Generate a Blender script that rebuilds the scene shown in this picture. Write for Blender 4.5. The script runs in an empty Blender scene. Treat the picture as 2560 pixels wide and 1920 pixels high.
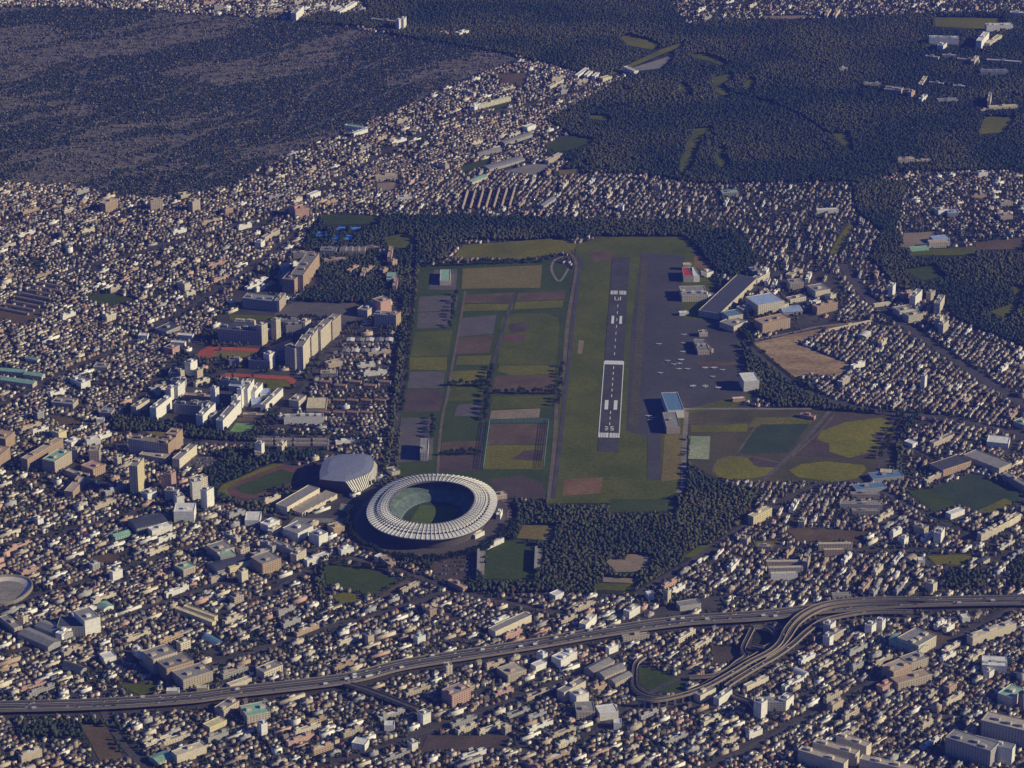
import bpy, math, random
import numpy as np
from mathutils import Matrix
random.seed(7); rng = np.random.default_rng(11)
R = math.radians
scn = bpy.context.scene
# ------------------------------------------------------------------ camera, world, sun, exposure
DIST, TILT, PPM = 5500.0, R(23.0), 1.35
FPX = PPM*DIST
CAM = (0.0, -DIST*math.cos(TILT), DIST*math.sin(TILT))
cd = bpy.data.cameras.new('camera'); cam = bpy.data.objects.new('camera', cd)
scn.collection.objects.link(cam); scn.camera = cam
cam.location = CAM; cam.rotation_euler = (R(90)-TILT, 0, 0)
cd.sensor_width = 36; cd.lens = FPX/2560*36; cd.clip_start = 10; cd.clip_end = 200000
SUN_EL, SUN_FRONT = R(25), R(10)
w = bpy.data.worlds.new('World'); scn.world = w; w.use_nodes = True
nt = w.node_tree; bg = nt.nodes['Background']
sky = nt.nodes.new('ShaderNodeTexSky'); sky.sky_type = 'NISHITA'; sky.sun_disc = False
sky.sun_elevation = SUN_EL; sky.sun_rotation = R(90)+SUN_FRONT
sky.ozone_density = 10.0; sky.air_density = 2.0; sky.dust_density = 0.3
tint = nt.nodes.new('ShaderNodeMix'); tint.data_type = 'RGBA'; tint.blend_type = 'MULTIPLY'; tint.inputs[0].default_value = 1.0
tint.inputs[7].default_value = (.46, .66, 1.15, 1); nt.links.new(sky.outputs[0], tint.inputs[6]); nt.links.new(tint.outputs[2], bg.inputs[0])
bg.inputs[1].default_value = 0.05
sl = bpy.data.lights.new('sun', 'SUN'); sl.energy = 5.0; sl.angle = R(0.5); sl.color = (1.0, 0.86, 0.52)
so = bpy.data.objects.new('sun', sl); scn.collection.objects.link(so)
from mathutils import Vector
sdir = Vector((math.cos(SUN_EL)*math.cos(SUN_FRONT), -math.cos(SUN_EL)*math.sin(SUN_FRONT), math.sin(SUN_EL)))
so.rotation_euler = sdir.to_track_quat('Z', 'Y').to_euler(); so.location = (3000, 0, 3000)
scn.view_settings.view_transform = 'Standard'; scn.view_settings.look = 'None'
scn.view_settings.exposure = 0.25; scn.view_settings.gamma = 1.0
HAZE = 3.9e-5
scn.cycles.volume_bounces = 0; scn.cycles.max_bounces = 4; scn.cycles.diffuse_bounces = 2
# ------------------------------------------------------------------ picture <-> ground
ct, st = math.cos(TILT), math.sin(TILT)
FR = dict(D=(0,0,1.1573), TL=(0,0,.3888), TM=(850,0,.3888), TR=(1700,0,.3888), ML=(0,640,.3888), MM=(850,640,.3888),
          MR=(1700,640,.3888), BL=(0,1280,.3888), BM=(850,1280,.3888), BR=(1700,1280,.3888),
          S1=(760,1100,.2441), S2=(500,1080,.208), S3=(300,740,.2532), S4=(640,480,.208), S5=(1380,600,.226),
          S6=(1360,930,.226), S7=(1680,600,.2351), P=(0,0,1.0))
def G(f, x, y, z=0.0):
    ox, oy, s = FR[f]; x = ox+x*s; y = oy+y*s
    a = (x-1280)/FPX; b = -(y-960)/FPX
    d = (a, ct+b*st, -st+b*ct); t = (z-CAM[2])/d[2]
    return (d[0]*t, CAM[1]+d[1]*t, z)
def topx(X, Y, Z=0.0):           # world -> 2560 px (arrays)
    dy = Y-CAM[1]; dz = Z-CAM[2]
    dep = dy*ct - dz*st; up = dy*st + dz*ct
    return 1280+FPX*X/dep, 960-FPX*up/dep
# ------------------------------------------------------------------ land use raster (2 px cells)
CS = 2.0; OX, OY = -420, -260; NW, NH = int(3400/CS), int(2460/CS)
land = np.zeros((NH, NW), np.uint8)   # 0 town, 1 wood, 2 open, 3 blocked, 4 cemetery, 5 road
_yy, _xx = np.mgrid[0:NH, 0:NW]
def inpoly(pts, X, Y):
    r = np.zeros(X.shape, bool); n = len(pts)
    for i in range(n):
        x1, y1 = pts[i]; x2, y2 = pts[(i+1) % n]
        if y1 == y2: continue
        c = ((y1 > Y) != (y2 > Y)) & (X < (x2-x1)*(Y-y1)/(y2-y1)+x1)
        r ^= c
    return r
def paint(pts, code, only=None):
    xs = [(p[0]-OX)/CS for p in pts]; ys = [(p[1]-OY)/CS for p in pts]
    x0, x1 = max(0, int(min(xs))-1), min(NW, int(max(xs))+2); y0, y1 = max(0, int(min(ys))-1), min(NH, int(max(ys))+2)
    if x1 <= x0 or y1 <= y0: return
    m = inpoly(list(zip(xs, ys)), _xx[y0:y1, x0:x1]+.5, _yy[y0:y1, x0:x1]+.5)
    if only is not None: m &= np.isin(land[y0:y1, x0:x1], only)
    land[y0:y1, x0:x1][m] = code
def paintf(f, pts, code):
    ox, oy, s = FR[f]; paint([(ox+x*s, oy+y*s) for x, y in pts], code)
def paintw(pts, code):
    P = [topx(p[0], p[1]) for p in pts]; paint(P, code)
def landat(X, Y):
    px, py = topx(np.asarray(X, float), np.asarray(Y, float))
    i = ((py-OY)/CS).astype(int); j = ((px-OX)/CS).astype(int)
    ok = (i >= 0) & (i < NH) & (j >= 0) & (j < NW)
    r = np.full(i.shape, 9, np.uint8); r[ok] = land[i[ok], j[ok]]
    return r
_vn = {}
def vnoise(X, Y, s, seed=0):
    if seed not in _vn: _vn[seed] = np.random.default_rng(100+seed).random((256, 256))
    g = _vn[seed]; x = X/s; y = Y/s; i = np.floor(x).astype(int); j = np.floor(y).astype(int)
    u = x-i; v = y-j; u = u*u*(3-2*u); v = v*v*(3-2*v)
    a = g[i % 256, j % 256]; b = g[(i+1) % 256, j % 256]; c = g[i % 256, (j+1) % 256]; d = g[(i+1) % 256, (j+1) % 256]
    return a*(1-u)*(1-v)+b*u*(1-v)+c*(1-u)*v+d*u*v
# ------------------------------------------------------------------ materials
def newmat(name, rough=.85, spec=.2):
    m = bpy.data.materials.new(name); m.use_nodes = True; n = m.node_tree.nodes; b = n['Principled BSDF']
    b.inputs['Roughness'].default_value = rough; b.inputs['Specular IOR Level'].default_value = spec
    return m, m.node_tree, b
def mixmul(t, a, b, fac=1.0):
    x = t.nodes.new('ShaderNodeMix'); x.data_type = 'RGBA'; x.blend_type = 'MULTIPLY'; x.inputs[0].default_value = fac
    t.links.new(a, x.inputs[6]); t.links.new(b, x.inputs[7]); return x.outputs[2]
def ramp(t, src, lo, hi, p0=.3, p1=.7):
    r = t.nodes.new('ShaderNodeValToRGB'); r.color_ramp.elements[0].position = p0; r.color_ramp.elements[1].position = p1
    r.color_ramp.elements[0].color = (*lo, 1); r.color_ramp.elements[1].color = (*hi, 1); t.links.new(src, r.inputs[0]); return r.outputs[0]
def noise(t, scale, coord='Object', detail=3, vec=None, sc=None):
    c = t.nodes.new('ShaderNodeTexCoord'); n = t.nodes.new('ShaderNodeTexNoise'); n.inputs['Scale'].default_value = scale
    n.inputs['Detail'].default_value = detail
    src = c.outputs[coord]
    if sc:
        mp = t.nodes.new('ShaderNodeMapping'); mp.inputs['Scale'].default_value = sc; mp.inputs['Rotation'].default_value = (0, 0, R(-40))
        t.links.new(src, mp.inputs[0]); src = mp.outputs[0]
    t.links.new(src, n.inputs[0]); return n.outputs[0]
def m_ground(name, c0, c1, scale=.02, fine=.25, rough=.95, stretch=None):
    m, t, b = newmat(name, rough, .1)
    col = ramp(t, noise(t, scale, detail=5, sc=stretch), c0, c1)
    col = mixmul(t, col, ramp(t, noise(t, fine), (.72,)*3, (1.2,)*3))
    col = mixmul(t, col, ramp(t, noise(t, .06, sc=(1, 6, 1)), (.8,)*3, (1.15,)*3))
    t.links.new(col, b.inputs[0]); return m
def m_attr(name, rough=.8, spec=.25):
    m, t, b = newmat(name, rough, spec)
    a = t.nodes.new('ShaderNodeAttribute'); a.attribute_name = 'Col'
    t.links.new(mixmul(t, a.outputs[0], ramp(t, noise(t, .35), (.8,)*3, (1.1,)*3)), b.inputs[0]); return m
def m_obj(name, rough=.7, spec=.3, fine=.3, stripes=None):
    m, t, b = newmat(name, rough, spec)
    o = t.nodes.new('ShaderNodeObjectInfo')
    col = mixmul(t, o.outputs['Color'], ramp(t, noise(t, fine, detail=6), (.72,)*3, (1.1,)*3))
    if stripes:
        c = t.nodes.new('ShaderNodeTexCoord'); wv = t.nodes.new('ShaderNodeTexWave'); wv.inputs['Scale'].default_value = stripes
        wv.inputs['Distortion'].default_value = 0; t.links.new(c.outputs['Object'], wv.inputs[0])
        col = mixmul(t, col, ramp(t, wv.outputs[0], (.75,)*3, (1,)*3, .1, .5))
    t.links.new(col, b.inputs[0]); return m
def m_facade():
    m, t, b = newmat('facade', .75, .3)
    o = t.nodes.new('ShaderNodeObjectInfo'); c = t.nodes.new('ShaderNodeTexCoord')
    sp = t.nodes.new('ShaderNodeSeparateXYZ'); t.links.new(c.outputs['Object'], sp.inputs[0])
    sn = t.nodes.new('ShaderNodeSeparateXYZ'); t.links.new(c.outputs['Normal'], sn.inputs[0])
    def M(op, a, bb=None):
        x = t.nodes.new('ShaderNodeMath'); x.operation = op
        for k, v in enumerate((a, bb)):
            if v is None: continue
            if isinstance(v, (int, float)): x.inputs[k].default_value = v
            else: t.links.new(v, x.inputs[k])
        return x.outputs[0]
    side = M('GREATER_THAN', M('ABSOLUTE', sn.outputs[0]), .6)
    u = M('ADD', M('MULTIPLY', sp.outputs[1], side), M('MULTIPLY', sp.outputs[0], M('SUBTRACT', 1.0, side)))
    fu = M('FRACT', M('ADD', M('DIVIDE', u, 4.6), 100.5)); fv = M('FRACT', M('DIVIDE', sp.outputs[2], 3.4))
    win = M('MULTIPLY', M('GREATER_THAN', fu, .48), M('MULTIPLY', M('GREATER_THAN', fv, .35), M('LESS_THAN', fv, .85)))
    k = M('MULTIPLY', win, .75)
    col = mixmul(t, o.outputs['Color'], ramp(t, noise(t, .15, detail=5), (.85,)*3, (1.06,)*3))
    x = t.nodes.new('ShaderNodeMix'); x.data_type = 'RGBA'; t.links.new(k, x.inputs[0]); t.links.new(col, x.inputs[6]); x.inputs[7].default_value = (.05, .06, .08, 1)
    t.links.new(x.outputs[2], b.inputs[0]); return m
def m_flat(name, c, rough=.8, spec=.2):
    m, t, b = newmat(name, rough, spec)
    t.links.new(ramp(t, noise(t, .2), tuple(v*.85 for v in c), tuple(min(.9, v*1.12) for v in c)), b.inputs[0]); return m
MW = m_obj('plain_wall', .75); MF = m_facade(); MRF = m_obj('roofing', .65, .3, .2); MRS = m_obj('ribbed_roofing', .45, .4, .2, .35)
MA = m_attr('painted_houses'); MV = m_attr('foliage', .9, .1)
MBARK = m_flat('bark', (.09, .065, .05))
MLINE = m_flat('white_line_paint', (.72, .72, .72)); MCONC = m_flat('concrete', (.32, .31, .3)); MASPH = m_flat('asphalt', (.11, .105, .115))
# ------------------------------------------------------------------ object helpers
col = scn.collection
def tag(o, label=None, cat=None, group=None, kind=None):
    for k, v in (('label', label), ('category', cat), ('group', group), ('kind', kind)):
        if v: o[k] = v
    return o
def mesh(name, verts, faces, mat, parent=None, color=None, fcol=None, mats=None, midx=None):
    me = bpy.data.meshes.new(name); me.from_pydata(verts, [], faces)
    for m in (mats or [mat]): me.materials.append(m)
    if midx is not None: me.polygons.foreach_set('material_index', midx)
    if fcol is not None:
        a = me.attributes.new('Col', 'FLOAT_COLOR', 'FACE'); a.data.foreach_set('color', np.asarray(fcol, np.float32).ravel())
    o = bpy.data.objects.new(name, me); col.objects.link(o)
    if parent: o.parent = parent
    if color: o.color = (*color[:3], 1)
    return o
def npmesh(name, V, F, mat, fcol=None):     # V (n,3), F list of (m,k) int arrays (same vert array)
    me = bpy.data.meshes.new(name); V = np.ascontiguousarray(V, np.float32)
    me.vertices.add(len(V)); me.vertices.foreach_set('co', V.ravel())
    idx = np.concatenate([f.ravel() for f in F]).astype(np.int32)
    tot = np.concatenate([np.full(len(f), f.shape[1]) for f in F]).astype(np.int32)
    st_ = np.concatenate([[0], np.cumsum(tot)[:-1]]).astype(np.int32)
    me.loops.add(len(idx)); me.loops.foreach_set('vertex_index', idx)
    me.polygons.add(len(tot)); me.polygons.foreach_set('loop_start', st_); me.polygons.foreach_set('loop_total', tot)
    me.update(calc_edges=True); me.materials.append(mat)
    if fcol is not None:
        a = me.attributes.new('Col', 'FLOAT_COLOR', 'FACE'); a.data.foreach_set('color', np.ascontiguousarray(fcol, np.float32).ravel())
    o = bpy.data.objects.new(name, me); col.objects.link(o); return o
def empty(name, loc, rz=0, scale=None):
    o = bpy.data.objects.new(name, None); col.objects.link(o); o.location = loc; o.rotation_euler = (0, 0, rz)
    o.empty_display_size = 5
    if scale: o.scale = scale
    return o
class MB:
    def __init__(s): s.v = []; s.f = []
    def box(s, x0, x1, y0, y1, z0, z1):
        n = len(s.v); s.v += [(x0,y0,z0),(x1,y0,z0),(x1,y1,z0),(x0,y1,z0),(x0,y0,z1),(x1,y0,z1),(x1,y1,z1),(x0,y1,z1)]
        s.f += [tuple(n+i for i in q) for q in ((0,3,2,1),(4,5,6,7),(0,1,5,4),(1,2,6,5),(2,3,7,6),(3,0,4,7))]
    def prism(s, poly, z0, z1):
        n = len(s.v); k = len(poly)
        ar = sum(poly[i][0]*poly[(i+1) % k][1]-poly[(i+1) % k][0]*poly[i][1] for i in range(k))
        if ar < 0: poly = poly[::-1]
        s.v += [(p[0], p[1], z0) for p in poly]+[(p[0], p[1], z1) for p in poly]
        s.f += [tuple(range(n+k, n+2*k)), tuple(range(n+k-1, n-1, -1))]+[(n+i, n+(i+1) % k, n+k+(i+1) % k, n+k+i) for i in range(k)]
    def poly(s, pts): n = len(s.v); s.v += pts; s.f.append(tuple(range(n, n+len(pts))))
    def obb(s, p, q, wd, z0, z1):     # bar from p to q
        dx, dy = q[0]-p[0], q[1]-p[1]; L = math.hypot(dx, dy) or 1; nx, ny = -dy/L*wd/2, dx/L*wd/2
        s.prism([(p[0]-nx, p[1]-ny), (q[0]-nx, q[1]-ny), (q[0]+nx, q[1]+ny), (p[0]+nx, p[1]+ny)], z0, z1)
    def build(s, name, mat, parent=None, color=None): return mesh(name, s.v, s.f, mat, parent, color)
sheetn = 0
def sheet(name, f, pts, mat, lvl=1, code=2, kind='structure', label=None):
    global sheetn; sheetn += 1
    P = [G(f, x, y) for x, y in pts]; z = .12*lvl + .0013*(sheetn % 40)
    ar = sum(P[i][0]*P[(i+1) % len(P)][1]-P[(i+1) % len(P)][0]*P[i][1] for i in range(len(P)))
    if ar < 0: P = P[::-1]
    if code is not None:
        paintf(f, pts, code)
        if code == 2:
            ox, oy, s_ = FR[f]
            for dd in (4, 8, 11): paint([(ox+x*s_, oy+y*s_+dd) for x, y in pts], 2, (1, 4))
    return tag(mesh(name, [(p[0], p[1], z) for p in P], [tuple(range(len(P)))], mat), label=label, kind=kind)
def smooth(pts, k=8):
    out = []; n = len(pts)
    for i in range(n-1):
        p0, p1, p2, p3 = pts[max(0, i-1)], pts[i], pts[i+1], pts[min(n-1, i+2)]
        for j in range(k):
            t = j/k
            out.append(tuple(.5*((2*p1[a])+(-p0[a]+p2[a])*t+(2*p0[a]-5*p1[a]+4*p2[a]-p3[a])*t*t+(-p0[a]+3*p1[a]-3*p2[a]+p3[a])*t**3) for a in range(len(p1))))
    out.append(pts[-1]); return out
def offs(line, d):
    out = []
    for i, p in enumerate(line):
        a = line[max(0, i-1)]; b = line[min(len(line)-1, i+1)]; dx, dy = b[0]-a[0], b[1]-a[1]; L = math.hypot(dx, dy) or 1
        out.append((p[0]-dy/L*d, p[1]+dx/L*d, p[2]))
    return out
def ribbon(name, line, wd, mat, parent=None, dz=0.0, d=0.0, color=None):
    a = offs(line, d-wd/2); b = offs(line, d+wd/2); n = len(line)
    v = [(p[0], p[1], p[2]+dz) for p in a]+[(p[0], p[1], p[2]+dz) for p in b]
    return mesh(name, v, [(i, i+1, n+i+1, n+i) for i in range(n-1)], mat, parent, color)
def road(name, f, pts, wd, mat, lvl=3, code=5, label=None):
    L = smooth([G(f, x, y) for x, y in pts], 6); L = [(p[0], p[1], 0) for p in L]
    global sheetn; sheetn += 1
    if code is not None:
        a = offs(L, wd/2+1); b = offs(L, -wd/2-1)
        for i in range(len(L)-1): paintw([a[i], a[i+1], b[i+1], b[i]], code)
    return tag(ribbon(name, L, wd, mat, dz=.12*lvl+.0013*(sheetn % 40)), kind='structure', label=label)
# ------------------------------------------------------------------ the ground and its zones
MG_TOWN = m_ground('town_ground', (.05, .047, .045), (.1, .09, .08), .02, .3)
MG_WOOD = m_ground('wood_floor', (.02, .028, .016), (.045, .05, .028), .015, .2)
MG_CEM = m_ground('cemetery_ground', (.1, .095, .085), (.22, .195, .16), .012, .2, stretch=(1, 4, 1))
GR = m_ground('grass', (.075, .092, .004), (.13, .137, .008), .012, .2)
GRD = m_ground('dark_grass', (.045, .07, .008), (.07, .095, .012), .012, .25)
GRY = m_ground('dry_grass', (.17, .14, .035), (.22, .18, .05), .012, .2)
GRO = m_ground('olive_grass', (.12, .12, .006), (.19, .175, .012), .012, .2)
BALL = m_ground('ball_grass', (.15, .15, .006), (.23, .21, .012), .012, .2); SOIL = m_ground('brown_soil', (.1, .072, .04), (.16, .115, .065), .02, .3)
PURP = m_ground('dark_soil', (.075, .058, .045), (.12, .09, .07), .02, .3)
GREY = m_ground('grey_dirt', (.11, .1, .1), (.15, .135, .125), .02, .3)
SAND = m_ground('sand', (.26, .17, .09), (.46, .34, .19), .012, .12, stretch=(1, 3, 1))
TAN = m_ground('tan_dirt', (.24, .19, .13), (.32, .25, .18), .02, .3)
ORNG = m_ground('orange_soil', (.17, .1, .04), (.26, .16, .07), .015, .2)
TARM = m_ground('apron_tarmac', (.07, .068, .068), (.095, .09, .09), .01, .3)
RUNW = m_ground('runway_asphalt', (.065, .062, .06), (.095, .09, .085), .02, .3)
TRACK = m_ground('running_track', (.33, .085, .04), (.45, .13, .06), .02, .3)
COURT = m_ground('tennis_court', (.24, .29, .17), (.36, .4, .26), .02, .2)
LAWN = m_ground('bright_lawn', (.13, .24, .08), (.18, .32, .11), .05, .3)
TRED = m_ground('faded_track', (.13, .07, .06), (.17, .09, .075), .02, .3)
PARKG = m_ground('park_ground', (.07, .072, .025), (.12, .1, .045), .015, .3); TURF = m_ground('turf', (.04, .065, .03), (.06, .085, .035), .02, .3)
BLUE = m_flat('pool_blue', (.1, .33, .8), .15, .5); LGREY = m_ground('light_paving', (.22, .21, .19), (.3, .28, .25), .03, .3)
gx, gy0, gy1 = 20000, -30000, 26000
tag(mesh('ground', [(-gx, gy0, 0), (gx, gy0, 0), (gx, gy1, 0), (-gx, gy1, 0)], [(0, 1, 2, 3)], MG_TOWN), kind='structure')
# woods and cemetery (display coordinates)
WOODS = [
 ('D', [(780,0),(1400,-60),(1480,60),(1560,45),(1500,90),(1310,175),(1240,155),(1130,125),(1080,115),(860,80),(790,60),(640,48),(700,30),(800,30)]),
 ('D', [(1480,95),(1570,45),(1800,45),(2000,32),(2500,20),(2500,366),(1940,372),(1860,400),(1830,392),(1500,398),(1420,382),(1300,372),(1195,382),(1240,350),(1190,335),(1245,300),(1180,260),(1320,190),(1360,165)]),
 ('D', [(1840,395),(1960,392),(1940,440),(1930,500),(2000,560),(2060,540),(2500,530),(2500,800),(2212,752),(2120,715),(2060,690),(2040,650),(1940,625),(1880,560),(1905,500),(1850,460)]),
 ('D', [(690,466),(1250,474),(1480,480),(1580,500),(1640,560),(1590,600),(1550,590),(1490,520),(1300,510),(1200,520),(1000,520),(960,560),(915,575),(880,590),(870,560),(700,545),(650,540)]),
 ('D', [(882,500),(908,500),(895,700),(862,1030),(828,1020),(845,900),(862,720)]),
 ('D', [(640,545),(870,560),(880,640),(800,660),(640,650),(700,610)]),
 ('D', [(1090,1085),(1200,1085),(1400,1085),(1500,1045),(1640,1060),(1600,1130),(1520,1190),(1400,1260),(1370,1285),(1020,1280),(930,1235),(820,1200),(760,1130),(900,1190),(1090,1170)]),
 ('D', [(1480,930),(1540,960),(1560,1040),(1480,1080)]),
 ('D', [(1545,590),(1600,690),(1640,760),(1740,830),(1800,880),(1990,892),(1960,930),(1800,890),(1700,890),(1640,860),(1590,760),(1560,700)]),
 ('D', [(460,980),(560,965),(700,965),(700,985),(560,1010),(480,1060),(560,1090),(640,1110),(560,1115),(470,1080),(440,1020)]),
 ('D', [(680,1215),(705,1220),(700,1300),(680,1290)]),
 ('D', [(240,900),(560,935),(560,955),(440,950),(240,930)]),
 ('D', [(1930,1010),(1940,890),(1960,890),(1945,1030),(1880,1040),(1880,1025)]),
 ('D', [(2050,1240),(2130,1235),(2120,1275),(2040,1270)]),
 ('D', [(20,1590),(90,1560),(250,1560),(300,1640),(200,1600)]),
 ('D', [(2180,1230),(2212,1200),(2300,1230),(2300,1290),(2190,1270)]),
]
CEM = [('D', [(-300,40),(0,18),(150,15),(640,45),(860,80),(1080,115),(1120,128),(1000,172),(880,228),(740,285),(600,340),(500,398),(380,425),(290,425),(150,398),(0,392),(-300,400)])]
MG = {}
for f, p in CEM: sheet('cemetery_ground', f, p, MG_CEM, 1, 4)
for f, p in WOODS: sheet('wood_floor', f, p, MG_WOOD, 2, 1)
EST = [('D', [(285,870),(380,770),(470,690),(530,600),(640,560),(870,560),(862,720),(850,960),(700,965),(560,955),(240,935)]),
       ('D', [(1560,610),(1620,590),(1790,590),(1830,640),(1790,705),(1620,720),(1560,690)]), ('D', [(480,1070),(690,1000),(860,1000),(850,1090),(760,1130),(620,1130),(540,1110)]),
       ('D', [(1370,1291),(1395,1275),(1480,1295),(1560,1290),(1540,1340),(1380,1345)])]
for f, p in EST: sheet('estate_ground', f, p, MG_TOWN, 2, 6)
paintf('D', [(700,745),(850,735),(840,950),(620,945),(640,880),(690,800)], 0)
for f, p in WOODS: paintf(f, p, 1)
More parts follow.
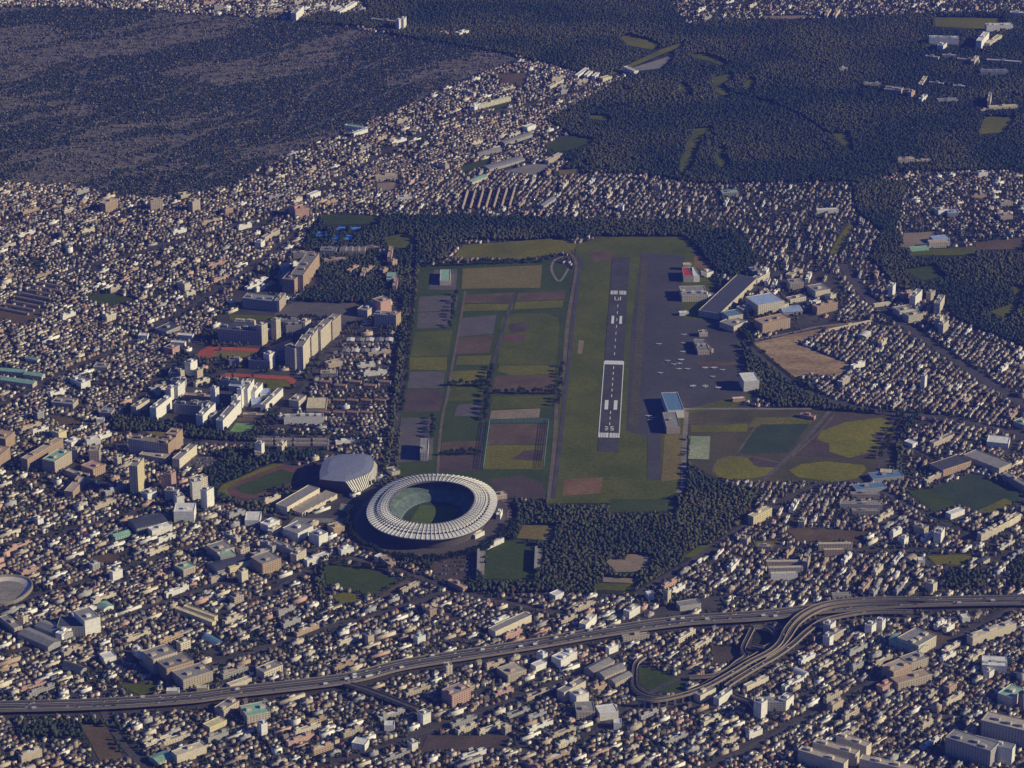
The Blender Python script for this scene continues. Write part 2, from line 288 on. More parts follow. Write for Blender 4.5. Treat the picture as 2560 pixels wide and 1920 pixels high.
# open land: (name, frame, polygon, material, level)
F = [
 # airfield
 ('airfield_grass','D',[(1245,528),(1300,512),(1480,512),(1500,545),(1540,600),(1545,690),(1600,740),(1625,860),(1590,880),(1482,895),(1482,1060),(1400,1086),(1180,1088),(1200,900),(1228,700)],GR,3),
 ('airfield_grass','D',[(1000,530),(1200,515),(1245,528),(1240,545),(1130,560),(980,558)],GRO,3),
 ('apron','D',[(1385,545),(1480,555),(1478,580),(1470,640),(1478,690),(1555,690),(1600,745),(1618,850),(1480,885),(1437,890),(1437,935),(1400,945),(1352,930),(1365,700)],TARM,4),
 ('taxiway','S6',[(1150,600),(1300,600),(1290,1200),(1140,1200)],TARM,5),
 ('airfield_grass','D',[(1385,560),(1400,560),(1378,925),(1358,925)],m_ground('worn_verge', (.085, .082, .035), (.115, .1, .055), .02, .2),5),
 ('bare_ground','S6',[(225,1190),(650,1165),(630,1345),(205,1370)],ORNG,4),
 ('bare_ground','S5',[(380,130),(700,140),(660,240),(480,250)],SOIL,4),
 ('bare_ground','S5',[(1570,170),(1670,180),(1760,350),(1560,300)],ORNG,5),
 ('dry_strip','S6',[(1335,700),(1535,690),(1505,1190),(1295,1215)],GRY,5),
 ('bare_ground','S5',[(1600,1350),(2080,1350),(2080,1390),(1600,1395)],SOIL,5),
 # farm plots and ball fields between the two roads
 ('field','D',[(905,575),(1190,560),(1235,580),(1225,720),(1190,1060),(1160,1080),(860,1030),(865,900),(890,700)],GRD,3),
 ('gravel_lot','MM',[(605,90),(755,85),(745,218),(565,218)],GREY,4),
 ('field','MM',[(790,82),(1300,60),(1288,205),(782,212)],GRY,4),
 ('field','MM',[(510,262),(760,250),(745,350),(500,360)],GREY,4),
 ('field','MM',[(502,366),(735,360),(700,460),(492,468)],GREY,4),
 ('field','MM',[(810,250),(1120,235),(1115,300),(800,305)],SOIL,4),
 ('field','MM',[(800,312),(1112,308),(1106,350),(792,356)],GRO,4),
 ('field','MM',[(1145,240),(1450,222),(1440,280),(1130,290)],SOIL,4),
 ('field','MM',[(1130,295),(1438,285),(1430,330),(1120,345)],GRO,4),
 ('field','MM',[(482,490),(722,480),(700,640),(455,650)],GR,4),
 ('field','MM',[(790,400),(1005,380),(985,500),(760,520)],GREY,4),
 ('field','MM',[(758,528),(985,508),(962,622),(742,632)],SOIL,4),
 ('ball_field','MM',[(1040,400),(1120,370),(1330,370),(1400,400),(1412,460),(1390,700),(1015,700)],GR,4),
 ('infield','MM',[(1090,440),(1170,425),(1230,450),(1190,490),(1090,495)],PURP,5),
 ('infield','MM',[(1060,510),(1180,505),(1190,545),(1050,550)],TRED,5),
 ('field','MM',[(445,655),(690,650),(685,735),(450,735)],GRO,4),
 ('field','MM',[(1030,705),(1385,705),(1380,760),(1100,770),(1010,740)],GRO,4),
 ('field','MM',[(1000,770),(1380,765),(1370,880),(972,885)],SOIL,5),
 ('field','MM',[(450,745),(680,742),(660,850),(432,852)],GREY,4),
 ('field','MM',[(430,858),(672,856),(640,1000),(400,1005)],PURP,4),
 ('field','MM',[(755,645),(975,640),(955,700),(745,700)],GRO,4),
 ('field','MM',[(720,745),(952,732),(930,828),(705,830)],GRO,4),
 ('field','MM',[(700,850),(930,838),(912,928),(690,935)],GR,4),
 ('field','MM',[(985,905),(1370,898),(1362,975),(968,985)],GR,4),
 ('bare_plot','MM',[(972,995),(1288,982),(1280,1040),(962,1052)],TAN,5),
 ('bare_plot','MM',[(755,960),(912,940),(892,1030),(735,1032)],GREY,4),
 ('field','MM',[(392,1042),(612,1040),(592,1310),(372,1330)],GREY,4),
 ('field','MM',[(670,1062),(935,1060),(922,1180),(655,1185)],GRD,4),
 ('field','MM',[(655,1200),(915,1190),(900,1240),(650,1250)],SOIL,4),
 ('field','MM',[(650,1270),(900,1260),(890,1385),(632,1390)],PURP,4),
 ('practice_pitch','MM',[(962,1082),(1338,1080),(1325,1210),(945,1215)],SOIL,4),
 ('practice_pitch','MM',[(945,1220),(1325,1215),(1308,1372),(922,1372)],GRO,4),
 ('field','MM',[(1190,1250),(1310,1250),(1290,1320),(1100,1310)],PURP,5),
 ('park_ground','MM',[(960,1440),(1160,1410),(1300,1460),(1320,1560),(1050,1560)],PURP,4),
 ('field','MM',[(1740,1560),(2170,1570),(2160,1640),(1720,1650)],GRD,4),
 # sports park east
 ('sports_park_ground','D',[(1485,895),(1600,880),(1740,885),(1935,898),(1935,1000),(1880,1025),(1870,1045),(1620,1040),(1540,1030),(1490,1000)],PARKG,3),
 ('grass_verge','MR',[(70,1090),(440,1080),(430,1130),(70,1135)],GRO,4),
 ('grass_verge','MR',[(480,1040),(860,1040),(840,1085),(440,1100)],GRO,4),
 ('football_pitch','MR',[(520,1085),(830,1080),(690,1265),(365,1268)],TURF,5),
 ('ball_field_soil','MR',[(985,1012),(1440,1040),(1260,1310),(735,1285)],PURP,4),
 ('ball_field','MR',[(905,1130),(1060,1070),(1290,1040),(1395,1090),(1380,1140),(1220,1150),(1290,1200),(1270,1250),(1090,1300),(960,1260),(960,1210),(880,1180)],BALL,5),
 ('tennis_courts','MR',[(70,1160),(195,1162),(186,1310),(52,1305)],COURT,5),
 ('ball_field','MR',[(215,1380),(240,1310),(330,1288),(440,1300),(480,1350),(640,1350),(600,1405),(480,1430),(330,1440),(240,1420)],BALL,5),
 ('ball_field_soil','MR',[(440,1310),(520,1290),(660,1320),(610,1360),(500,1360)],PURP,5),
 ('ball_field','MR',[(700,1380),(780,1340),(930,1322),(1180,1345),(1200,1375),(1140,1430),(990,1455),(760,1425)],BALL,5),
 ('sand_lot','MR',[(470,560),(740,500),(905,470),(900,510),(745,560),(930,640),(1125,712),(1010,775),(850,760),(740,780),(640,705)],SAND,4),
 ('bare_slope','MR',[(930,460),(1140,420),(1140,438),(950,480)],ORNG,4),
 ('dark_sports_field','MR',[(1600,1510),(1880,1400),(2212,1530),(2190,1580),(1900,1650)],TURF,4),
 ('dark_verge','MR',[(1450,1510),(1600,1500),(1790,1600),(1640,1650)],GRD,4),
 ('grass_verge','MR',[(1900,1646),(2090,1560),(2150,1590),(2000,1660)],GRO,5),
 ('park_grass','MR',[(1440,90),(1640,60),(1690,130),(1560,160)],GRD,4),
 ('park_grass','MR',[(1990,360),(2100,320),(2180,290),(2212,200),(2130,190),(2170,330),(2080,395)],GR,4),
 ('construction_yard','TR',[(1440,1500),(1640,1490),(1600,1600),(1420,1590)],TAN,4),
 ('park_grass','TR',[(1480,1610),(1900,1590),(1900,1640),(1480,1646)],GR,5),
 ('brown_field','TR',[(1900,1560),(2212,1530),(2212,1600),(1900,1610)],SOIL,4),
 ('playing_field','TR',[(1640,110),(2080,120),(2060,195),(1640,170)],GRO,4),
 ('playing_field','TR',[(1960,750),(2150,755),(2080,850),(1920,865)],GRO,4),
 ('playing_field','TR',[(540,105),(820,100),(810,120),(560,125)],TAN,4),
 ('golf_fairway','TR',[(0,530),(60,560),(80,600),(40,600),(0,570)],GR,4),
 ('golf_fairway','TR',[(80,350),(170,350),(300,400),(280,430),(180,390),(90,375)],GR,4),
 ('golf_fairway','TR',[(205,500),(330,470),(350,490),(260,540),(320,600),(290,625),(230,590)],GR,4),
 ('golf_fairway','TR',[(440,500),(490,520),(450,590),(420,560)],GR,4),
 ('golf_fairway','TR',[(90,830),(210,820),(140,870),(110,960),(80,1050),(0,1120),(0,1040),(40,960)],GR,4),
 ('golf_fairway','TR',[(240,960),(300,940),(270,990),(320,1040),(260,1080),(220,1010)],GR,4),
 ('golf_fairway','TR',[(980,860),(1090,860),(1110,960),(1040,930)],GR,4),
 ('golf_fairway','TM',[(1600,740),(1740,750),(1720,775),(1600,765)],GR,4),
 ('golf_fairway','TM',[(1800,240),(1850,225),(2000,260),(2060,295),(2000,320),(1850,290)],GRO,4),
 ('riverside_road_strip','TM',[(1740,470),(2060,320),(2212,270),(2212,290),(2080,345),(1880,430),(1760,480)],GRO,4),
 ('riverside_lot','TM',[(1870,440),(2050,385),(2160,345),(2130,375),(2060,440),(1930,455)],LGREY,5),
 ('park_grass','TM',[(1320,940),(1480,870),(1640,900),(1500,960),(1380,980)],GRD,4),
 ('dry_field','TM',[(1400,1095),(1560,1085),(1540,1120),(1410,1130)],GRY,4),
 ('park_grass','TM',[(770,1080),(960,1020),(950,1070),(800,1110)],GRD,4),
 ('school_yard','TM',[(240,1180),(360,1170),(340,1230),(240,1225)],TAN,4),
 ('school_yard','TM',[(980,640),(1110,640),(1060,700),(960,700)],GRD,4),
 ('bare_plot','TM',[(1000,480),(1200,470),(1180,550),(1060,540)],SOIL,4),
 ('rail_yard_strip','TM',[(1060,1100),(1220,1060),(1400,1040),(1260,1130)],LGREY,4),
 ('lawn','S4',[(780,290),(900,270),(1480,290),(1460,380),(860,400)],GRD,4),
 ('lawn','S4',[(1560,540),(1800,500),(1860,600),(1780,680),(1600,660)],GR,4),
 # left estates
 ('school_ground','S4',[(200,1480),(440,1330),(1300,1340),(1240,1460),(1150,1600),(560,1560)],GREY,4),
 ('school_ground','S4',[(1050,1380),(1330,1360),(1260,1500),(1100,1440)],SOIL,5),
 ('grass_verge','S3',[(1080,180),(1560,200),(1560,240),(1080,240)],GR,4),
 ('running_track','S3',[(740,610),(790,540),(870,500),(1150,508),(1400,525),(1350,560),(1200,545),(980,540),(900,620)],TRACK,4),
 ('playing_field','S3',[(900,600),(980,542),(1210,548),(1360,565),(1260,630),(1160,640),(1000,610)],GRY,4),
 ('school_ground','S3',[(1370,560),(1420,525),(1700,420),(1640,520),(1560,590)],TAN,4),
 ('running_track','S3',[(960,805),(1050,762),(1660,792),(1750,830),(1700,890),(1640,830),(1160,800),(1000,830)],TRACK,4),
 ('playing_field','S3',[(1180,812),(1640,835),(1700,890),(1600,930),(1300,910),(1200,860)],GRO,4),
 ('bright_lawn','S3',[(1085,1340),(1145,1255),(1335,1262),(1262,1352)],LAWN,4),
 ('bare_plot','S3',[(1200,1160),(1400,1165),(1350,1240),(1150,1240)],SOIL,4),
 ('dry_lawn','S3',[(215,1330),(470,1350),(560,1360),(400,1400)],GRY,4),
 ('grass_bank','S2',[(225,710),(260,640),(640,480),(900,370),(1010,388),(330,680),(380,790)],GRO,3),
 ('running_track','S2',[(325,700),(450,600),(800,465),(1000,392),(1290,430),(1300,480),(1270,560),(720,785),(560,810),(380,765)],TRED,4),
 ('football_pitch','S2',[(410,670),(960,450),(1080,480),(1190,520),(1160,585),(660,760),(500,735)],GRD,5),
 ('sunken_lawn','S2',[(990,780),(1200,660),(1400,650),(1260,720),(1090,810)],GRY,4),
 ('plaza','S2',[(1150,1020),(1300,1040),(1800,1040),(1830,1090),(1400,1090),(1000,1170)],LGREY,3),
 ('plaza','S2',[(1690,860),(1850,880),(1850,950),(1670,950)],LGREY,4),
 ('park_lawn','S1',[(215,1300),(330,1270),(600,1300),(960,1430),(930,1490),(700,1590),(600,1570),(330,1500),(230,1480)],GRD,4),
 ('dry_lawn','S1',[(290,1610),(400,1560),(520,1580),(600,1640),(400,1700)],GRO,4),
 ('bare_slope','S1',[(960,1480),(1060,1440),(1180,1470),(1000,1560),(700,1640)],SOIL,4),
 ('car_park','S1',[(1380,1160),(1760,1160),(1750,1420),(1380,1440),(1300,1300)],PURP,4),
 ('football_pitch','BM',[(945,260),(1060,190),(1150,180),(1270,230),(1250,440),(925,430)],GRD,4),
 ('tennis_courts','BM',[(1175,85),(1385,90),(1370,185),(1135,170)],GRY,4),
 ('bare_plot','BM',[(1710,320),(1740,300),(1830,310),(1850,270),(2010,285),(1985,355),(1900,385),(1780,388)],TAN,4),
 ('bare_plot','BM',[(1690,420),(1930,430),(1900,460),(1690,450)],TAN,4),
 ('grass_plot','BM',[(1660,460),(1900,462),(1880,510),(1640,500)],GR,4),
 ('grass_plot','BR',[(20,290),(120,220),(250,200),(120,300)],GR,4),
 ('brown_field','BR',[(690,120),(760,105),(1225,130),(1150,190),(760,190)],SOIL,4),
 ('grass_plot','BR',[(490,190),(640,190),(600,230),(480,225)],GRO,4),
 ('school_ground','BR',[(1590,285),(1880,270),(1850,345),(1640,335)],GRO,4),
 ('school_ground','BR',[(1480,800),(1600,760),(1770,820),(1660,890)],SOIL,4),
 ('bare_plot','BL',[(560,300),(700,270),(830,290),(760,320),(620,330)],SOIL,4),
 ('bare_plot','ML',[(300,1020),(480,1040),(520,1070),(400,1100)],SOIL,4),
 ('bare_plot','ML',[(560,260),(680,240),(840,270),(760,320),(600,300)],GRD,4),
 ('bare_plot','ML',[(0,350),(300,340),(180,440),(0,410)],SOIL,4),
 ('bare_plot','BL',[(520,1370),(680,1370),(800,1600),(640,1600)],SOIL,4),
 ('car_park','S3',[(720,1590),(1000,1590),(900,1690),(640,1690)],GREY,4),
 ('junction_lawn','BM',[(1920,1000),(2060,1020),(2212,1090),(2200,1160),(2000,1160),(1920,1100)],GRD,3),
 ('junction_ground','BR',[(480,760),(620,760),(620,860),(460,880)],MG_WOOD,3),
 ('junction_ground','BR',[(200,860),(420,880),(400,930),(230,1000)],PURP,3),
 ('bare_plot','BM',[(560,1440),(1060,1440),(1040,1530),(520,1540)],PURP,4),
 ('car_park','S3',[(1350,1380),(2100,1380),(2080,1480),(1340,1480)],GREY,4),
 ('scrub','BL',[(760,1110),(1000,1110),(1000,1150),(900,1180)],GR,4),
]
for nme, f, p, m, l in F: sheet(nme, f, p, m, l)
FR['D2'] = FR['D']
for i, (x, y, sx, sy) in enumerate([(770,500,60,28),(850,530,35,20),(960,535,45,32),(1110,545,60,30),(1020,437,75,18),(1190,438,75,15),(950,588,35,18)]):
    tag(sheet('outdoor_pool', 'S4', [(x-sx*.9, y+sy), (x-sx*.3, y-sy), (x+sx, y-sy*.8), (x+sx*.7, y+sy)], BLUE, 5, kind='x'), None, None)
for k, o in enumerate([o for o in col.objects if o.name.startswith('outdoor_pool')]):
    o['kind'] = 'thing'; tag(o, ('longest','second','small square','right-hand','upper','upper right','lowest')[k]+' bright blue swimming pool in the dark park', 'pool', 'swimming pools in the park')
# roads and paths
RD = m_ground('road_asphalt', (.07, .065, .07), (.11, .1, .1), .03, .3); RDL = m_ground('pale_road', (.2, .18, .165), (.26, .235, .21), .03, .3)
PATHM = m_ground('worn_path', (.13, .105, .075), (.19, .155, .11), .03, .3)
road('path','MM',[(805,225),(765,480),(725,690),(690,900),(660,1030),(640,1200),(628,1400)],5,PATHM,6)
road('road','MM',[(1480,-20),(1520,60),(1500,200),(1460,450),(1440,700),(1400,900),(1385,1100),(1370,1300),(1340,1570)],7,PATHM,6)
road('road','MM',[(1545,0),(1525,200),(1490,500),(1465,750),(1440,950),(1415,1200),(1390,1400),(1370,1560)],7,RD,6)
road('path','MM',[(1440,5),(1380,30),(1360,90),(1410,165),(1470,80)],5,RDL,6)
road('road','MM',[(1120,240),(1010,600),(940,900),(915,1100),(900,1380)],6,RD,5)
road('road','D',[(895,500),(885,700),(860,900),(845,1020)],8,RD,6)
road('road','MR',[(30,1000),(60,985),(900,985)],8,RDL,6)
road('road','S6',[(1575,440),(1560,700),(1545,1000),(1535,1250),(1480,1340)],9,RDL,6)
road('path','MR',[(960,1000),(850,1130),(700,1290),(540,1440)],8,GREY,6)
road('highway','D',[(1820,570),(1870,640),(1950,700),(2050,770),(2140,830),(2300,930)],20,RD,3)
road('road','D',[(1560,690),(1640,770),(1750,850),(1900,890),(2050,905),(2300,960)],14,RD,3)
road('road','MR',[(440,550),(720,495),(900,455),(1240,420)],7,RDL,5)
road('road','D',[(1370,1285),(1480,1220),(1600,1140),(1700,1080),(1790,1040),(1880,1030),(1960,900)],9,RD,5)
road('riverside_road','TR',[(980,1640),(1060,1500),(1110,1440)],14,GRO,4)
road('road','D',[(1190,250),(1500,210),(1560,200),(1700,240),(1800,300)],9,MG_WOOD,3)
road('road','D',[(540,500),(640,440),(780,360),(960,270),(1130,230),(1330,180)],8,RD,4)
road('road','D',[(0,1180),(250,1120),(420,1060)],8,RD,4)
road('road','D',[(640,860),(700,780),(780,660)],8,RD,4)
road('road','D',[(240,960),(560,960),(830,1000)],9,RD,4)
road('road','D',[(220,1530),(260,1600),(330,1680)],11,RD,4)
road('road','D',[(0,880),(150,800),(300,730),(540,580),(640,500)],8,RD,4)
road('road','D',[(570,1290),(720,1210),(850,1230),(1000,1280),(1220,1330)],10,RD,4)
road('road','D',[(1530,1659),(1800,1520),(2212,1300)],9,RD,4)
road('road','D',[(1260,1600),(1400,1500),(1500,1450)],8,RD,4)
for i, (x0, y0, x1, y1) in enumerate([(0,1420,700,1180),(300,1480,1000,1270),(0,1310,420,1180),(700,1659,1300,1440),(100,600,560,470),(1850,900,2212,1100),(1620,1180,2050,1190),(1900,1060,2150,1180)]):
    road('street','D',[(x0,y0),((x0+x1)/2,(y0+y1)/2+4),(x1,y1)],7,RD,3)
for a_, b_, c_ in [((20,120),(400,200),(760,300)),((30,250),(300,300),(620,330)),((100,60),(500,110),(1000,170)),((0,330),(260,250),(640,90)),((200,420),(420,300),(880,110)),((380,420),(620,300),(1000,130)),((0,200),(200,130),(420,50)),((500,60),(430,200),(330,420)),((760,80),(700,170),(560,340)),((250,40),(180,180),(90,390)),((40,370),(300,380),(520,370))]:
    road('cemetery_path','D',[a_,b_,c_],5,GREY,3,7)
for p_ in ([(210,1400),(240,1330),(420,1290),(640,1330)],[(370,1270),(500,1080),(560,1040)],[(720,1290),(900,1130),(1000,1010)],[(1260,1310),(1300,1180),(1420,1040)],[(60,1075),(440,1075),(860,1040)]):
    road('park_path','MR',p_,3.5,PATHM,6)
# runway
RW = [G('MM',1884,10), G('MM',1836,700), G('MM',1790,1265)]
rl0, rl1 = G('MM',1808,10), G('MM',1722,1262)
rwn = math.atan2(rl0[1]-rl1[1], rl0[0]-rl1[0]); RWW = 36.0
def rwp(y, off, z):     # point on the runway: y in picture rows of frame MM along the centre line, offset in m
    t = (1262-y)/(1262-10); x = 1722+(1808-1722)*t; g = G('MM', x, y)
    return (g[0]+math.sin(rwn)*off, g[1]-math.cos(rwn)*off, z)
def rwstrip(mb, ya, yb, o0, o1, z): mb.poly([rwp(ya, o0, z), rwp(ya, o1, z), rwp(yb, o1, z), rwp(yb, o0, z)])
b = MB(); rwstrip(b, 1262, 10, -RWW/2, RWW/2, .80); run = tag(b.build('runway', RUNW), kind='structure')
def mark(strips):
    b = MB()
    for s in strips: rwstrip(b, s[0], s[1], s[2], s[3], .95)
    return b.build('runway_marking', MLINE, run)
hw = RWW/2
mark([(1170, 1140, -hw+.5+i*3.0, -hw+.5+i*3.0+2.3) for i in range(12) if i not in (5, 6)]+[(1170, 1140, -3.2, -1.0), (1170, 1140, 1.0, 3.2)])
mark([(250, 226, -hw+2+i*2.9, -hw+2+i*2.9+2.0) for i in range(11) if i != 5])
mark([(990, 930, -11.5, -5), (990, 930, 5, 11.5)]); mark([(438, 388, -10.5, -5.5), (438, 388, 5, 10)])
mark([(1170, 680, -hw-1.0, -hw+.6)]); mark([(1170, 680, hw-.6, hw+1.0)]); mark([(700, 676, -hw+.6, hw-.6)])
mark([(y, y-18, -.7, .7) for y in range(1090, 720, -36) if not 920 < y < 1000]+[(y, y-18, -.6, .6) for y in range(640, 270, -44)])
mark([(y0, y1, a, c) for y0, y1, a, c in ((1102,1098,-8,-2.5),(1113,1109,-8,-2.5),(1124,1120,-8,-2.5),(1124,1098,-3.9,-2.5),
      (1102,1098,2,7.5),(1113,1109,2,7.5),(1124,1120,2,7.5),(1109,1102,2,3.4),(1120,1113,6.1,7.5))])     # 35
mark([(y0, y1, a, c) for y0, y1, a, c in ((288,264,-7.5,-5.8),(288,285,-7.5,-1.5),(288,264,3.2,5.0))])       # 17, read from the north
mark([(2*0+1262-0, 1256, -hw, hw)]) if False else None
b = MB()
for (x, y) in ((1150, 560), (1700, 560)): pass
# painted identification sign on the airfield grass
b = MB(); P = [G('MM', *p, .55) for p in ((1535,540),(1570,545),(1555,630),(1525,628))]; b.poly(P); tag(b.build('pale_grass_patch', TAN), kind='structure')
# ------------------------------------------------------------------ buildings
LM = [((930,1110),'the oval stadium'),((1325,820),'the runway'),((1650,1380),'the curved expressway ramps'),((420,260),'the wooded cemetery'),((200,1355),'the big white box hall'),
      ((2130,1560),'the grey corner slabs'),((35,1275),'the oval velodrome'),((1660,655),'the pale blue hangar'),((1740,760),'the sandy lot'),((1850,940),'the twin ball fields'),
      ((305,1030),'the yellow tower'),((575,1040),'the running track'),((780,1260),'the park lawn'),((45,815),'the mint green sheds'),((2090,1060),'the dark sports field'),
      ((1000,60),'the far northern wood'),((1080,360),'the rail yard'),((650,1420),'the expressway bend'),((1700,500),'the northern wood edge'),((2100,130),'the far white clinic'),
      ((1050,1345),'the long white shed'),((1400,1560),'the lower edge streets'),((1970,1390),'the mint roofed school'),((1320,1210),'the tan clearing'),((560,600),'the sandstone school block')]
LMW = [(G('D', *p), n) for p, n in LM]
def where(x, y):
    d = [((x-g[0])**2+(y-g[1])**2, g, n) for g, n in LMW]; d.sort(key=lambda t: t[0]); dd, g, n = d[0]
    a = math.degrees(math.atan2(y-g[1], x-g[0])) % 360
    return n, ['east', 'north-east', 'north', 'north-west', 'west', 'south-west', 'south', 'south-east'][int((a+22.5)//45) % 8], math.sqrt(dd)
ORD = ['', 'second', 'third', 'fourth', 'fifth', 'sixth', 'seventh', 'eighth', 'ninth', 'tenth', 'eleventh', 'twelfth', 'thirteenth', 'fourteenth', 'fifteenth', 'sixteenth', 'seventeenth', 'eighteenth', 'nineteenth', 'twentieth']
autolab = []
ONES = ['', 'first', 'second', 'third', 'fourth', 'fifth', 'sixth', 'seventh', 'eighth', 'ninth']
def ordn(k):      # k from 0
    k += 1
    if k < 20: return (['first']+ORD[1:])[k-1]
    T_ = ['', '', 'twent', 'thirt', 'fort', 'fift', 'sixt', 'sevent', 'eight', 'ninet'][k//10] if k < 100 else 'hundred'
    return T_+'ieth' if k % 10 == 0 else T_+'y-'+ONES[k % 10]
def relabel(objs, fmt, key):
    for k, o in enumerate(sorted(objs, key=key)): o['label'] = fmt.format(ordn(k))
def finish_labels():
    g = {}
    for o, d in autolab:
        n, s, dist = where(o.location.x, o.location.y); g.setdefault((d, n, s), []).append((dist, o))
    for (d, n, s), L in g.items():
        L.sort(key=lambda t: t[0])
        for k, (dist, o) in enumerate(L):
            tail = f'{s} of {n}' if len(L) == 1 else (f'{ordn(k)} nearest to {n}, {s} side' if k else f'nearest to {n}, {s} side')
            o['label'] = f'{d}, {tail}'
            if len(o['label'].split()) > 16: o['label'] = f"{d.replace('with ', '').replace(' roof', '-roofed') if 0 else d.replace(' with', '')}, {tail}".replace('nearest to', 'nearest')
CN = {'white': (.83, .82, .78), 'cream': (.66, .6, .48), 'beige': (.52, .45, .36), 'grey': (.38, .38, .38), 'tan': (.46, .34, .24), 'pink': (.55, .36, .3), 'brown': (.26, .18, .13),
      'mint': (.3, .52, .4), 'blue': (.13, .25, .4), 'red': (.5, .06, .05), 'slate': (.13, .14, .17), 'paleblue': (.38, .48, .72), 'ltgrey': (.48, .47, .46), 'yellow': (.72, .64, .4), 'olive': (.28, .25, .16), 'terracotta': (.4, .24, .14), 'charcoal': (.07, .07, .08)}
nb = 0
def building(kind, pos, ang, L, Dp, H, wall, roof, label=None, cat='building', group=None, facade=True, rtype='flat', pents=1, name=None, auto=False, trim=None):
    """local frame: x along the front edge from the root, y away from the front"""
    global nb; nb += 1
    r = empty(name or kind, pos, ang); wc = CN[wall]; rc = CN[roof]; rc = tuple(c*.62 for c in rc) if roof in ('grey', 'ltgrey', 'slate') else rc
    if wall == 'white' or kind == 'slab_block' and wall == 'cream': facade = False
    j = random.uniform(.9, 1.08); wc = tuple(c*j for c in wc)
    m = MB()
    if rtype in ('flat', 'saw', 'vault', 'gable'):
        hh = H if rtype == 'flat' else H*.72
        m.box(0, L, 0, Dp, 0, hh)
    if rtype == 'gable' or rtype == 'vault':      # ridge along the long side
        pts = []
        n = 2 if rtype == 'gable' else 8
        for i in range(n+1):
            a = i/n; z = H if (rtype == 'gable' and i == 1) else hh+(H-hh)*math.sin(math.pi*a)
            pts.append((a, z if rtype == 'vault' or i == 1 else hh))
        along = L >= Dp; e = .8; rm = MB()
        for (a0, z0), (a1, z1) in zip(pts[:-1], pts[1:]):
            if along: q = [(-e, a0*Dp, z0+.3), (L+e, a0*Dp, z0+.3), (L+e, a1*Dp, z1+.3), (-e, a1*Dp, z1+.3)]
            else: q = [(a0*L, Dp+e, z0+.3), (a0*L, -e, z0+.3), (a1*L, -e, z1+.3), (a1*L, Dp+e, z1+.3)]
            rm.poly(q); rm.poly([(p[0], p[1], p[2]-.5) for p in q[::-1]])
        for s in (0, 1):
            if along: m.poly([(s*L, a*Dp, z) for a, z in pts][::1 if s else -1])
            else: m.poly([(a*L, s*Dp, z) for a, z in pts][::-1 if s else 1])
        rm.build('roof', MRS, r, rc)
    elif rtype == 'saw':
        n = max(2, int(L/12)); rm = MB()
        for i in range(n):
            x0, x1 = L*i/n, L*(i+1)/n
            rm.poly([(x0, 0, hh), (x1, 0, H), (x1, Dp, H), (x0, Dp, hh)]); m.poly([(x1, 0, hh+.01), (x1, Dp, hh+.01), (x1, Dp, H), (x1, 0, H)])
            m.poly([(x0, 0, hh), (x1, 0, hh), (x1, 0, H)]); m.poly([(x0, Dp, hh), (x1, Dp, H), (x1, Dp, hh)])
        rm.build('roof', MRS, r, rc)
    else:
        rm = MB(); rm.box(.5, L-.5, .5, Dp-.5, H-.4, H+.12)
        rm.build('roof', MRF, r, rc)
        pm = MB(); t = .45; pm.box(-.1, L+.1, -.1, t, H-.3, H+1.0); pm.box(-.1, L+.1, Dp-t, Dp+.1, H-.3, H+1.0); pm.box(-.1, t, t, Dp-t, H-.3, H+1.0); pm.box(L-t, L+.1, t, Dp-t, H-.3, H+1.0)
        pm.build('parapet', MW, r, tuple(min(.8, c*1.1) for c in wc))
        for k in range(pents):
            pw, pd = min(8, L*.28), min(6, Dp*.45); px = L*(k+.5)/pents-pw/2+random.uniform(-.1, .1)*L; px = max(1.2, min(L-pw-1.2, px)); py = random.uniform(.15, .45)*Dp
            q = MB(); q.box(px, px+pw, py, py+pd, H+.1, H+3.2+random.random()); q.build('penthouse', MW, r, wc)
    m.build('wall', MF if facade else MW, r, wc)
    c, s = math.cos(ang), math.sin(ang)
    paintw([(pos[0]+c*a-s*bb, pos[1]+s*a+c*bb) for a, bb in ((-2, -2), (L+2, -2), (L+2, Dp+2), (-2, Dp+2))], 3)
    tag(r, label, cat, group)
    if auto: autolab.append((r, auto))
    return r
def Bd(f, xa, ya, xb, yb, dep, H, wall, roof, label, kind='building', **k):
    a = G(f, xa, ya); b = G(f, xb, yb); ang = math.atan2(b[1]-a[1], b[0]-a[0])
    return building(k.pop('name', kind), (a[0], a[1], 0), ang, math.hypot(b[0]-a[0], b[1]-a[1]), dep, H, wall, roof, label=label, cat=k.pop('cat', kind.replace('_', ' ')), **k)
SL = 'slab_block'; HG = 'hangar'; HL = 'hall'; AP = 'apartment_block'
